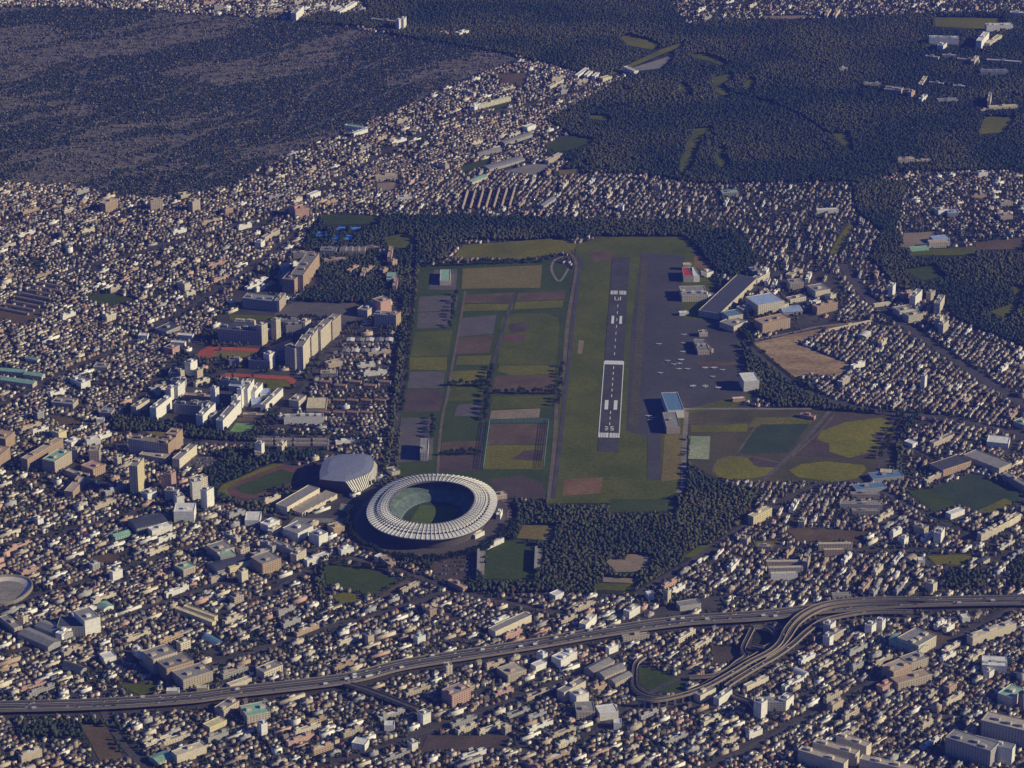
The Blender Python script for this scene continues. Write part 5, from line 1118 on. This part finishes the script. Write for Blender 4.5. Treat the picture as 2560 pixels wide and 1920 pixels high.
def make_truck():
    r = empty('truck', (0, 0, 0)); m = MB(); m.box(-4.2, 1.8, -1.2, 1.2, .9, 3.5); m.build('cargo_box', MW, r, (.75, .75, .73))
    m = MB(); m.box(2.0, 3.9, -1.15, 1.15, .5, 1.6); m.v += [(2.0,-1.1,1.6),(3.9,-1.1,1.6),(3.9,1.1,1.6),(2.0,1.1,1.6),(2.0,-1.05,2.8),(3.5,-1.05,2.8),(3.5,1.05,2.8),(2.0,1.05,2.8)]
    m.f += [tuple(8+i for i in q) for q in ((0,3,2,1),(4,5,6,7),(0,1,5,4),(1,2,6,5),(2,3,7,6),(3,0,4,7))]; m.build('cab', MW, r, (.2, .3, .5))
    m = MB(); m.box(-4.2, 3.6, -.7, .7, .5, .88); m.build('chassis', MRF, r, (.05, .05, .05))
    for x in (-3.2, -2, 3.0):
        for y in (-1.0, 1.0): m = MB(); m.prism([(x+.5*math.cos(a), .5+.5*math.sin(a)) for a in np.linspace(0, 5.5, 8)], 0, .3); m.v = [(v[0], y+v[2]-.15, v[1]) for v in m.v]; m.build('wheel', MRF, r, (.03, .03, .03))
    return r
tk0 = make_truck(); ft = [True]
for q in range(36):
    i = random.randrange(1, len(XL)-2); p, p2 = XL[i], XL[i+1]; t = random.random(); s = random.choice((-1, 1))*random.choice((4.2, 10)); d = math.atan2(p2[1]-p[1], p2[0]-p[0])
    put(tk0, ft, (p[0]+(p2[0]-p[0])*t-math.sin(d)*s, p[1]+(p2[1]-p[1])*t+math.cos(d)*s, p[2]+.12), d+(0 if s < 0 else math.pi), 'white box truck driving on the elevated expressway', 'truck', 'trucks on the elevated expressway')
for f_, quad, k_, where_ in (('S3', (1360,1390,2080,1470), 60, 'parked in the long estate car park'), ('S1', (1400,1190,1740,1400), 50, 'parked south of the oval stadium'), ('S3', (720,1600,950,1680), 20, 'parked beside the diagonal cream slab')):
    for q in range(k_):
        x = random.uniform(quad[0], quad[2]); y = quad[1]+(quad[3]-quad[1])*(random.randrange(5)+.5)/5; g = G(f_, x, y)
        cn, cc = random.choices(CC, (5, 3, 2, 1, 1))[0]; put(car0, first, (g[0], g[1], 1.0), R(86), f'small {cn} car {where_}', 'car', f'{cn} cars {where_}', cc)
# ------------------------------------------------------------------ light aircraft
def make_plane():
    r = empty('light_aircraft', (0, 0, 0)); V = []; Fc = []; st2 = [(-4.6,.12,1.5),(-3,.35,1.45),(-.5,.62,1.35),(1.2,.68,1.35),(2.6,.5,1.25),(3.4,.2,1.2)]
    for (x, rr, z) in st2:
        for k in range(8): a = k*math.pi/4; V.append((x, rr*math.cos(a), z+rr*math.sin(a)))
    for i in range(len(st2)-1):
        for k in range(8): Fc.append((8*i+k, 8*i+(k+1) % 8, 8*i+8+(k+1) % 8, 8*i+8+k))
    Fc += [tuple(range(8)), tuple(range(47, 39, -1))]; W_ = (.85, .85, .83)
    mesh('fuselage', V, Fc, MW, r, W_)
    m = MB(); m.box(-.3, 1.3, -6.5, 6.5, 1.95, 2.15); m.build('wing', MW, r, W_); m = MB(); m.box(-4.7, -3.8, -2.2, 2.2, 1.5, 1.62); m.build('tailplane', MW, r, W_)
    m = MB(); m.v = [(-4.8,-.08,1.5),(-3.6,-.08,1.5),(-4.4,-.08,3.1),(-4.9,-.08,3.1),(-4.8,.08,1.5),(-3.6,.08,1.5),(-4.4,.08,3.1),(-4.9,.08,3.1)]; m.f = [(0,1,2,3),(7,6,5,4),(0,4,5,1),(1,5,6,2),(2,6,7,3),(3,7,4,0)]; m.build('fin', MW, r, (.7, .2, .15))
    m = MB(); m.box(-1.6, -1.4, -1.2, -1, 0, .8); m.box(-1.6, -1.4, 1, 1.2, 0, .8); m.box(2.2, 2.4, -.1, .1, 0, .9); m.build('undercarriage', MRF, r, (.1, .1, .1)); return r
pl0 = make_plane(); fp = [True]
AC = [('S5',1185,1160),('S5',1460,1055),('S5',1460,1150),('S5',1448,1245),('S5',1280,1345),('S5',1430,1335),('S5',1350,1385),('S5',1410,1375),('S5',1405,1435),('S5',1500,1435),('S5',1700,1420),('S5',1800,1420),('S5',1890,1445),('S5',1200,1480),
      ('S5',1780,1520),('S5',1560,1620),('S5',1695,1620),('S5',1840,1640),('S6',1645,170),('S6',1785,175),('S6',1930,185),('S6',1175,540),('S6',1155,495),('S7',95,1280),('S7',350,1370),('S7',440,1370)]
for i, (f_, x, y) in enumerate(AC):
    g = G(f_, x, y); put(pl0, fp, (g[0], g[1], .7), R(random.choice((88, 92, -90, 85))), 'small white light aircraft parked on the apron'+(', southernmost by the blue hangar' if i == 21 else ''), 'aircraft', 'light aircraft parked on the apron', scale=(.85,)*3)
for base in ('car', 'light_aircraft', 'truck'):
    gg = {}
    for o in col.objects:
        if o.get('category') in ('car', 'aircraft', 'truck') and o.name.startswith(base): gg.setdefault(o['label'].split(',')[0], []).append(o)
    for lb, L in gg.items():
        if len(L) > 1: relabel(L, lb+', {} from the west', lambda o: (o.location.x, o.location.y))
# ------------------------------------------------------------------ scattered apartment blocks
SEED = [((300,700),50),((100,900),44),((700,380),44),((950,320),42),((1000,440),72),((600,480),40),((1200,180),40),((1650,480),76),((1950,780),62),((2100,820),60),((1800,830),58),((600,1300),42),((1200,1350),40),((1700,1230),63),((2000,1130),48),((1500,1300),50),
        ((1300,1550),38),((900,1500),36),((1900,1500),46),((2100,1400),48),((200,1250),42),((200,1550),40),((560,1590),36),((2100,450),12),((1700,20),60),((500,20),30),((60,450),45),((1780,1060),72),((950,860),14)]
SW = np.array([G('D', *p)[:2] for p, a in SEED]); SA = np.array([R(a) for p, a in SEED])
x0w, y0w = G('D', -330, 1800)[:2]; x1w, y1w = G('D', 2540, -180)[:2]; x0w = min(x0w, G('D', -330, -180)[0]); x1w = max(x1w, G('D', 2540, 1800)[0])
def nearest_seed(X, Y):
    d = (X[:, None]-SW[None, :, 0])**2+(Y[:, None]-SW[None, :, 1])**2; return np.argmin(d, 1)
def inframe(x, y, mrg=-5): px, py = topx(x, y); return mrg*-1 < px < 2560+mrg and -mrg < py < 1920+mrg
auto_n = 0; sm_blocks = []
WN = [('white', 'white'), ('cream', 'cream'), ('beige', 'beige'), ('grey', 'grey'), ('tan', 'brown'), ('pink', 'pinkish')]
cand = []
tries = 0
while tries < 22000 and len(cand) < 2700:
    tries += 1; x = random.uniform(x0w, x1w); y = random.uniform(y0w, y1w)
    px, py = topx(x, y)
    dens = .25 if py < 1150 else (.6 if py < 1300 else 1.0)
    if random.random() > dens and landat(np.array([x]), np.array([y]))[0] != 6: continue
    a = SA[nearest_seed(np.array([x]), np.array([y]))[0]]+(0 if random.random() < .8 else math.pi/2)
    if math.cos(a) < 0: a += math.pi
    big = random.random(); L_ = random.choice((12, 15, 19, 25, 34)) if big > .35 else random.uniform(9, 14); Dp = random.uniform(8, 12) if random.random() < .75 else random.uniform(13, 22); H = random.choice((7, 8, 9, 9, 10, 11, 12, 12, 15) if big > .03 else (20, 24))
    if len(cand) > 190: L_ = random.choice((14, 18, 22, 26, 34, 44)); Dp = random.uniform(5, 8.5); H = random.choice((4, 5, 6, 6, 7, 8)); a = SA[nearest_seed(np.array([x]), np.array([y]))[0]]
    c, s = math.cos(a), math.sin(a); ok = True
    P = np.array([(x+c*u-s*v, y+s*u+c*v) for u in (0, L_*.25, L_/2, L_*.75, L_) for v in (0, Dp/2, Dp)])
    lc = landat(P[:, 0], P[:, 1])
    if (lc != lc[0]).any() or lc[0] not in (0, 6): continue
    paintw([(x+c*u-s*v, y+s*u+c*v) for u, v in ((-1.5, -1.5), (L_+1.5, -1.5), (L_+1.5, Dp+1.5), (-1.5, Dp+1.5))], 3)
    cand.append((L_*H*Dp*(.7 if not inframe(x, y) else 1e6), x, y, a, L_, Dp, H))
cand.sort(key=lambda t: -t[0])
NIND = 230
for k, (_, x, y, a, L_, Dp, H) in enumerate(cand):
    wl, wn = random.choices(WN, (5, 4, 3, 2, 2, 1))[0]
    if k < NIND:
        rf = random.choices(('grey', 'ltgrey', 'beige', 'slate', 'tan', 'mint', 'white', 'blue'), (4, 5, 4, 2, 2, .6, 2, .4))[0]
        adj = 'tall' if H >= 24 else ('long' if L_ >= 30 else ('squat' if H <= 9 else 'mid-rise'))
        rn = {'ltgrey': 'pale grey', 'tan': 'brown', 'slate': 'dark'}.get(rf, rf)
        gable = H <= 9 and Dp > 14
        building('apartment_block' if not gable else 'warehouse', (x, y, 0), a, L_, Dp, H, wl, rf, cat='apartment block' if not gable else 'warehouse', rtype='vault' if gable else 'flat',
                 pents=1 if L_ < 25 else 2, auto=f'{adj} {wn} {"block" if not gable else "shed"} with {rn} roof', group='blocks scattered through the town', facade=random.random() < .6)
    else: sm_blocks.append((x, y, a, L_, Dp, H, CN[wl]))
# ------------------------------------------------------------------ houses
RFC = np.array([(.09, .085, .09), (.16, .13, .11), (.13, .14, .18), (.24, .16, .11), (.2, .19, .18), (.3, .28, .25), (.1, .15, .26), (.3, .1, .07), (.42, .4, .36)]); RFP = np.array([.24, .24, .1, .15, .1, .06, .02, .05, .08]); RFP /= RFP.sum(); RFC = RFC*.8
RFN = ['dark grey', 'brown', 'slate', 'tawny', 'grey', 'pale grey', 'blue', 'red', 'whitish']
WLC = np.array([(.78, .74, .66), (.58, .51, .4), (.4, .34, .27), (.28, .25, .23), (.42, .29, .21), (.17, .14, .12)]); WLP = np.array([.17, .16, .18, .19, .14, .16]); WLN = ['white', 'cream', 'beige', 'grey', 'tan', 'brown']
HX, HY, HA, HW_, HD_ = [], [], [], [], []
for si, (p, adeg) in enumerate(SEED):
    a = SA[si]; c, s = math.cos(a), math.sin(a); cx0, cy0 = SW[si]
    span = 3600
    nu = int(span/8.3); U0 = np.arange(-nu//2, nu//2)
    u = U0*8.3+np.floor(U0/10)*6.5; u = u[(abs(u) < span/2)]
    vk = np.arange(-95, 96); v = np.concatenate([vk*21.0, vk*21.0+8.3])
    U, V_ = np.meshgrid(u, v); U = U.ravel(); V_ = V_.ravel()
    # gentle bending so streets are not ruler straight
    X = cx0+c*U-s*V_; Y = cy0+s*U+c*V_
    bend = (vnoise(X, Y, 420, 1)-.5)*70; bend2 = (vnoise(X, Y, 420, 2)-.5)*70; X = X+bend; Y = Y+bend2
    k = (X > x0w) & (X < x1w) & (Y > y0w) & (Y < y1w); X, Y = X[k], Y[k]
    k = nearest_seed(X+(vnoise(X, Y, 60, 3)-.5)*80, Y+(vnoise(X, Y, 60, 4)-.5)*80) == si; X, Y = X[k], Y[k]
    X = X+rng.normal(0, .9, len(X)); Y = Y+rng.normal(0, .9, len(X))
    k = rng.random(len(X)) < .86-.35*(vnoise(X, Y, 90, 5) > .74); X, Y = X[k], Y[k]
    HX.append(X); HY.append(Y); HA.append(np.full(len(X), a)+rng.normal(0, .05, len(X))+(rng.random(len(X)) < .3)*math.pi/2)
HX = np.concatenate(HX); HY = np.concatenate(HY); HA = np.concatenate(HA)
LEAFY = [[(1200,430),(1480,378),(1860,388),(1840,570),(1700,610),(1500,495),(700,475),(700,445)], [(1930,365),(2400,365),(2400,540),(1950,530)], [(1400,-60),(2300,-60),(2300,40),(1800,45),(1480,80)]]
def leafy(X, Y):
    a_, b_ = topx(X, Y); m = np.zeros(len(X), bool)
    for P in LEAFY: m |= inpoly([(p[0]*1.1573, p[1]*1.1573) for p in P], a_, b_)
    return m
ok = (landat(HX, HY) == 0) & (~leafy(HX, HY) | (rng.random(len(HX)) < .62))
for dx, dy in ((5, 0), (-5, 0), (0, 5), (0, -5)): ok &= landat(HX+dx, HY+dy) == 0
HX, HY, HA = HX[ok], HY[ok], HA[ok]; N = len(HX)
# thin far-off town strips
px, py = topx(HX, HY)
HW = rng.uniform(4.6, 7.6, N); HD = rng.uniform(4.2, 6.3, N); HH = rng.choice([2.8, 4.6, 5.0, 5.4, 7.4], N, p=[.14, .34, .3, .17, .05]); HR = rng.uniform(1.1, 2.4, N)
ty = rng.choice(3, N, p=[.42, .33, .25])            # gable, hip, flat
HR[ty == 2] = .05
rc = rng.choice(len(RFC), N, p=RFP); wc = rng.choice(len(WLC), N, p=WLP/WLP.sum())
print('houses', N, 'blocks', len(cand))
pyh = py; vis = (px > 8) & (px < 2552) & (py > 20) & (py < 1912)
score = HW*HD*HH*(1+.6*py/1920)*vis; order = np.argsort(-score); ind = order[:290]; rest = np.ones(N, bool); rest[ind] = False
def house_arrays(X, Y, A, W_, D_, H_, R_, T_, RC, WC):
    n = len(X); inset = np.where(T_ == 1, .28, 0.0)
    lv = np.zeros((n, 10, 3))
    xs = [-.5, .5, .5, -.5]; ys = [-.5, -.5, .5, .5]
    for k in range(4):
        lv[:, k, 0] = xs[k]*W_; lv[:, k, 1] = ys[k]*D_; lv[:, k+4, 0] = xs[k]*W_; lv[:, k+4, 1] = ys[k]*D_; lv[:, k+4, 2] = H_
    lv[:, 8, 0] = -(.5-inset)*W_; lv[:, 9, 0] = (.5-inset)*W_; lv[:, 8:, 2] = (H_+R_)[:, None]
    c, s = np.cos(A)[:, None], np.sin(A)[:, None]
    V = np.stack([X[:, None]+c*lv[..., 0]-s*lv[..., 1], Y[:, None]+s*lv[..., 0]+c*lv[..., 1], lv[..., 2]], -1).reshape(-1, 3)
    q = np.array([(0,1,5,4),(1,2,6,5),(2,3,7,6),(3,0,4,7),(4,5,9,8),(6,7,8,9)]); tr = np.array([(5,6,9),(7,4,8)])
    o = (np.arange(n)*10)[:, None, None]
    Q = (q[None]+o).reshape(-1, 4); Tt = (tr[None]+o).reshape(-1, 3)
    jit = rng.uniform(.85, 1.1, (n, 1)); cw = np.clip(WC*jit, 0, .85); cr = RC*rng.uniform(.75, 1.2, (n, 1))
    cq = np.stack([cw, cw, cw, cw, cr, cr], 1).reshape(-1, 3); ce = np.where((T_ == 0)[:, None], cw, cr); ctt = np.stack([ce, ce], 1).reshape(-1, 3)
    cc = np.concatenate([cq, ctt]); cc = np.concatenate([cc, np.ones((len(cc), 1))], 1)
    return V, [Q, Tt], cc
V, Fc, cc = house_arrays(HX[rest], HY[rest], HA[rest], HW[rest], HD[rest], HH[rest], HR[rest], ty[rest], RFC[rc[rest]], WLC[wc[rest]])
tag(npmesh('housing', V, Fc, MA, cc), 'dense mass of small houses filling the town', None, None, 'stuff')
if sm_blocks:
    S = np.array([(x, y, a, L_, Dp, H) for x, y, a, L_, Dp, H, _ in sm_blocks]); n = len(S); c, s = np.cos(S[:, 2]), np.sin(S[:, 2])
    X = S[:, 0]+c*S[:, 3]/2-s*S[:, 4]/2; Y = S[:, 1]+s*S[:, 3]/2+c*S[:, 4]/2
    V, Fc, cc = house_arrays(X, Y, S[:, 2], S[:, 3], S[:, 4], S[:, 5], np.full(n, .05), np.full(n, 2), RFC[rng.choice([1, 3, 4, 5, 8], n)], np.array([t[6] for t in sm_blocks]))
    V2, F2, c2 = house_arrays(X, Y, S[:, 2], S[:, 3]*.25, S[:, 4]*.4, S[:, 5]+3, np.full(n, .05), np.full(n, 2), RFC[rng.choice([4, 5], n)], np.array([t[6] for t in sm_blocks]))
    tag(npmesh('low_rise_housing', V, Fc, MA, cc), 'scattered small apartment buildings among the houses', None, None, 'stuff')
    tag(npmesh('stair_heads', V2, F2, MA, c2), 'small stair heads on the scattered apartment buildings', None, None, 'stuff')
# the individually built houses
def unit_house(t):
    r = empty('house', (0, 0, 0)); ins = .28 if t == 1 else 0
    v = [(-.5,-.5,0),(.5,-.5,0),(.5,.5,0),(-.5,.5,0),(-.5,-.5,.76),(.5,-.5,.76),(.5,.5,.76),(-.5,.5,.76)]; f = [(0,1,5,4),(1,2,6,5),(2,3,7,6),(3,0,4,7)]
    if t == 0: v += [(-.5,0,1),(.5,0,1)]; f += [(5,6,9),(7,4,8)]
    mesh('wall', v, f, MW, r, (.7, .7, .7))
    z = .76; e = .045
    if t == 2: m = MB(); m.box(-.52, .52, -.52, .52, .77, .84); m.build('roof', MRF, r, (.3, .3, .3)); m = MB(); m.box(-.2, .15, -.1, .3, .845, 1.0); m.build('penthouse', MW, r, (.6, .6, .6))
    else:
        v = [(-.5-e,-.5-e,z-.03),(.5+e,-.5-e,z-.03),(.5+e,.5+e,z-.03),(-.5-e,.5+e,z-.03),(-.5-e+ins,0,1.01),(.5+e-ins,0,1.01)]; f = [(0,1,5,4),(2,3,4,5),(0,3,2,1)]+([(1,2,5),(3,0,4)] if t == 1 else [])
        mesh('roof', v, f, MRF, r, (.3, .3, .3))
    return r
UH = [unit_house(t) for t in range(3)]; used = [[True], [True], [True]]
for i in ind:
    t = int(ty[i]); ww, dd, hh = HW[i]*1.1, HD[i]*1.1, (HH[i]+max(HR[i], 1.4))
    o = UH[t] if used[t][0] else cptree(UH[t]); used[t][0] = False
    o.location = (HX[i], HY[i], 0); o.rotation_euler = (0, 0, HA[i]); o.scale = (ww, dd, hh); tag(o, None, 'house', 'houses of the town')
    for ch in o.children:
        cl = RFC[rc[i]] if ch.name.startswith('roof') else WLC[wc[i]]; ch.color = (*cl, 1)
    autolab.append((o, f'{WLN[wc[i]]} {["gabled", "hip-roofed", "flat-roofed"][t]} house with {RFN[rc[i]]} roof'))
finish_labels()
# ------------------------------------------------------------------ trees
def blob(n_sub, seed):
    r = np.random.default_rng(seed); import bmesh
    bm = bmesh.new(); bmesh.ops.create_icosphere(bm, subdivisions=n_sub, radius=1)
    V = np.array([v.co[:] for v in bm.verts]); Fc = np.array([[v.index for v in f.verts] for f in bm.faces]); bm.free()
    V = V*(1+r.uniform(-.38, .28, (len(V), 1))); V[:, 2] = V[:, 2]*.8+.1; return V, Fc
TEM = [blob(1, k) for k in range(5)]
def trees(name, X, Y, Rr, Hh, C, label):
    Vs, Fs, Cs = [], [], []; off = 0
    which = rng.integers(0, len(TEM), len(X))
    for k, (tv, tf) in enumerate(TEM):
        m = which == k; n = m.sum()
        if not n: continue
        a = rng.uniform(0, 6.28, n); c, s = np.cos(a)[:, None], np.sin(a)[:, None]
        x = tv[None, :, 0]*c-tv[None, :, 1]*s; y = tv[None, :, 0]*s+tv[None, :, 1]*c
        r_ = Rr[m][:, None]; h = Hh[m][:, None]
        V = np.stack([X[m][:, None]+x*r_, Y[m][:, None]+y*r_, h*.55+tv[None, :, 2]*h*.55], -1).reshape(-1, 3)
        Fc = (tf[None]+(np.arange(n)*len(tv))[:, None, None]).reshape(-1, 3)+off
        cc = np.repeat(C[m], len(tf), 0)*rng.uniform(.88, 1.12, (n*len(tf), 1)); Vs.append(V); Fs.append(Fc); Cs.append(cc); off += len(V)
    if not Vs: return
    cc = np.concatenate(Cs); cc = np.concatenate([cc, np.ones((len(cc), 1))], 1)
    tag(npmesh(name, np.concatenate(Vs), [np.concatenate(Fs)], MV, cc), label, None, None, 'stuff')
def scatter(step, codes, prob=None):
    nx, ny = int((x1w-x0w)/step), int((y1w-y0w)/step); X, Y = np.meshgrid(np.arange(nx)*step+x0w, np.arange(ny)*step+y0w); X = X.ravel()+rng.uniform(-.45, .45, nx*ny)*step; Y = Y.ravel()+rng.uniform(-.45, .45, nx*ny)*step
    k = np.isin(landat(X, Y), codes); X, Y = X[k], Y[k]
    if prob is not None: k = rng.random(len(X)) < prob(X, Y); X, Y = X[k], Y[k]
    return X, Y
def pal(X, Y, sc=110, seed=7):
    t = vnoise(X, Y, sc, seed)[:, None]; u = rng.random((len(X), 1))
    t = np.clip((t-.25)*1.8, 0, 1); c = (1-t)*np.array([.03, .05, .03])+t*np.array([.085, .09, .04]); au = (u > .97)
    return np.where(au, np.array([.1, .065, .035]), c)*rng.uniform(.7, 1.35, (len(X), 1))
X, Y = scatter(5.6, [1], lambda X, Y: np.where(vnoise(X, Y, 55, 8)+.3*vnoise(X, Y, 17, 9) < .24, .35, .97))
print('wood trees', len(X)); Xe, Ye = scatter(8, [6], lambda X, Y: np.where(vnoise(X, Y, 40, 15) > .62, .6, .06)); X = np.concatenate([X, Xe]); Y = np.concatenate([Y, Ye])
trees('woodland', X, Y, rng.uniform(2.3, 3.4, len(X))+rng.random(len(X))**4*2.6, rng.uniform(6.5, 9, len(X))+rng.random(len(X))**3*4, pal(X, Y), 'dense dark woodland of mixed trees')
X, Y = scatter(7.0, [4]); a = R(38); u = X*math.cos(a)+Y*math.sin(a); v = -X*math.sin(a)+Y*math.cos(a)
t = vnoise(u/3, v, 130, 16)*.35+vnoise(u/4, v, 50, 12)*.4+vnoise(u/3, v, 18, 13)*.25
k = rng.random(len(X)) < np.where(t > .52, .3, .96); X, Y, t = X[k], Y[k], t[k]
C = np.where((rng.random((len(X), 1)) < (.15+.75*(t > .5))[:, None]), np.array([.15, .135, .105]), np.array([.035, .055, .04]))*rng.uniform(.6, 1.4, (len(X), 1))
print('cemetery trees', len(X)); trees('cemetery_trees', X, Y, rng.uniform(2.0, 3.7, len(X)), rng.uniform(3, 7, len(X)), C, 'bare and evergreen trees over the cemetery')
X, Y = scatter(7.5, [0], lambda X, Y: np.where((vnoise(X, Y, 70, 14) > .68) | leafy(X, Y), .75, .34))
trees('garden_trees', X, Y, rng.uniform(1.6, 3.4, len(X)), rng.uniform(3.5, 7, len(X)), pal(X, Y), 'garden trees between the houses of the town')
print('garden', len(X))
# hedges and belts of trees round fields, single trees as things
def make_tree(sd):
    r = empty('tree', (0, 0, 0)); rr = random.Random(sd)
    V = []; Fc = []
    for (x, z, rad) in ((0, 0, .05), (.02, .25, .035), (0, .5, .02)):
        for k in range(6): q = k*math.pi/3; V.append((x+rad*math.cos(q), rad*math.sin(q), z))
    for i in range(2):
        for k in range(6): Fc.append((6*i+k, 6*i+(k+1) % 6, 6*i+6+(k+1) % 6, 6*i+6+k))
    mesh('trunk', V, Fc, MBARK, r)
    V = []; Fc = []; Cc = []
    for q in range(150):
        th = rr.uniform(0, 6.28); ph = rr.uniform(-.6, 1.5); d = rr.uniform(.25, .42)*(1+.25*math.sin(3*th+sd)); x, y, z = d*math.cos(th)*math.cos(ph), d*math.sin(th)*math.cos(ph), .62+d*.95*math.sin(ph); s_ = rr.uniform(.07, .13)
        n = len(V)
        for k in range(4): V.append((x+rr.uniform(-s_, s_), y+rr.uniform(-s_, s_), z+rr.uniform(-s_, s_)))
        Fc += [(n, n+1, n+2), (n, n+2, n+3), (n+1, n+2, n+3)]; sh = rr.uniform(.6, 1.35); Cc += [(.04*sh, .06*sh, .025*sh, 1)]*3
    mesh('crown', V, Fc, MV, r, fcol=Cc); return r
TR = [make_tree(k) for k in range(4)]; tused = [[True] for _ in TR]
def tree_at(x, y, h, label, group):
    k = random.randrange(4); put(TR[k], tused[k], (x, y, .3), random.uniform(0, 6.28), label, 'tree', group, scale=(h, h, h))
for i in range(84):
    a = math.pi+math.pi*(i+random.random()*.6)/84*1.02; r1 = 134+random.uniform(0, 9); X_ = r1*math.cos(a); Y_ = (r1+22)*math.sin(a); c, s = math.cos(R(-13)), math.sin(R(-13))
    tree_at(sc_[0]+c*X_-s*Y_, sc_[1]+s*X_+c*Y_, random.uniform(9, 13), 'dark leafy tree in the belt round the oval stadium', 'trees round the oval stadium')
for (f_, p0, p1, n_, nm) in (('MM',(480,240),(395,1010),34,'along the west side of the farm plots'),('MM',(975,720),(925,1060),22,'in the row between the farm plots'),('MM',(980,885),(1370,885),16,'behind the green practice field'),('MM',(745,260),(705,470),10,'beside the grey dirt field'),
                            ('MM',(600,1050),(590,1180),8,'by the grey farm lot'),('MM',(560,70),(1330,40),26,'behind the dry yellow field'),('MM',(1430,720),(1400,960),12,'beside the western airfield road'),('MM',(650,1280),(900,1280),9,'north of the ring roof'),('MM',(700,835),(930,835),9,'between two small green fields'),
                            ('S3',(1560,240),(2150,240),16,'along the school ground'),('MR',(1420,1040),(1290,1300),16,'on the east side of the ball field'),('D',(700,1215),(850,1235),12,'along the park lawn'),('D',(590,940),(830,960),16,'north of the estate car park')):
    for i in range(n_):
        t = (i+random.uniform(-.3, .3))/max(1, n_-1); g = G(f_, p0[0]+(p1[0]-p0[0])*t, p0[1]+(p1[1]-p0[1])*t)
        tree_at(g[0]+random.uniform(-3, 3), g[1]+random.uniform(-3, 3), random.uniform(8, 13), 'dark leafy tree '+nm, 'trees '+nm)
gg = {}
for o in col.objects:
    if o.get('category') == 'tree': gg.setdefault(o['label'], []).append(o)
for lb, L in gg.items():
    ew = max(o.location.x for o in L)-min(o.location.x for o in L) > max(o.location.y for o in L)-min(o.location.y for o in L)
    relabel(L, lb+', {} from the '+('west' if ew else 'north'), (lambda o: o.location.x) if ew else (lambda o: -o.location.y))
# ------------------------------------------------------------------ haze
hm = bpy.data.materials.new('haze'); hm.use_nodes = True; t_ = hm.node_tree; t_.nodes.remove(t_.nodes['Principled BSDF'])
pv = t_.nodes.new('ShaderNodeVolumePrincipled'); pv.inputs['Color'].default_value = (.12, .19, 1, 1); pv.inputs['Density'].default_value = HAZE; pv.inputs['Anisotropy'].default_value = .2
t_.links.new(pv.outputs[0], t_.nodes['Material Output'].inputs['Volume'])
b = MB(); b.box(-20500, 20500, -30500, 26500, -1, CAM[2]+60); tag(b.build('haze', hm), kind='stuff', label='thin blue air over the whole city')
print('script objects', len(col.objects), 'individual blocks', nb)
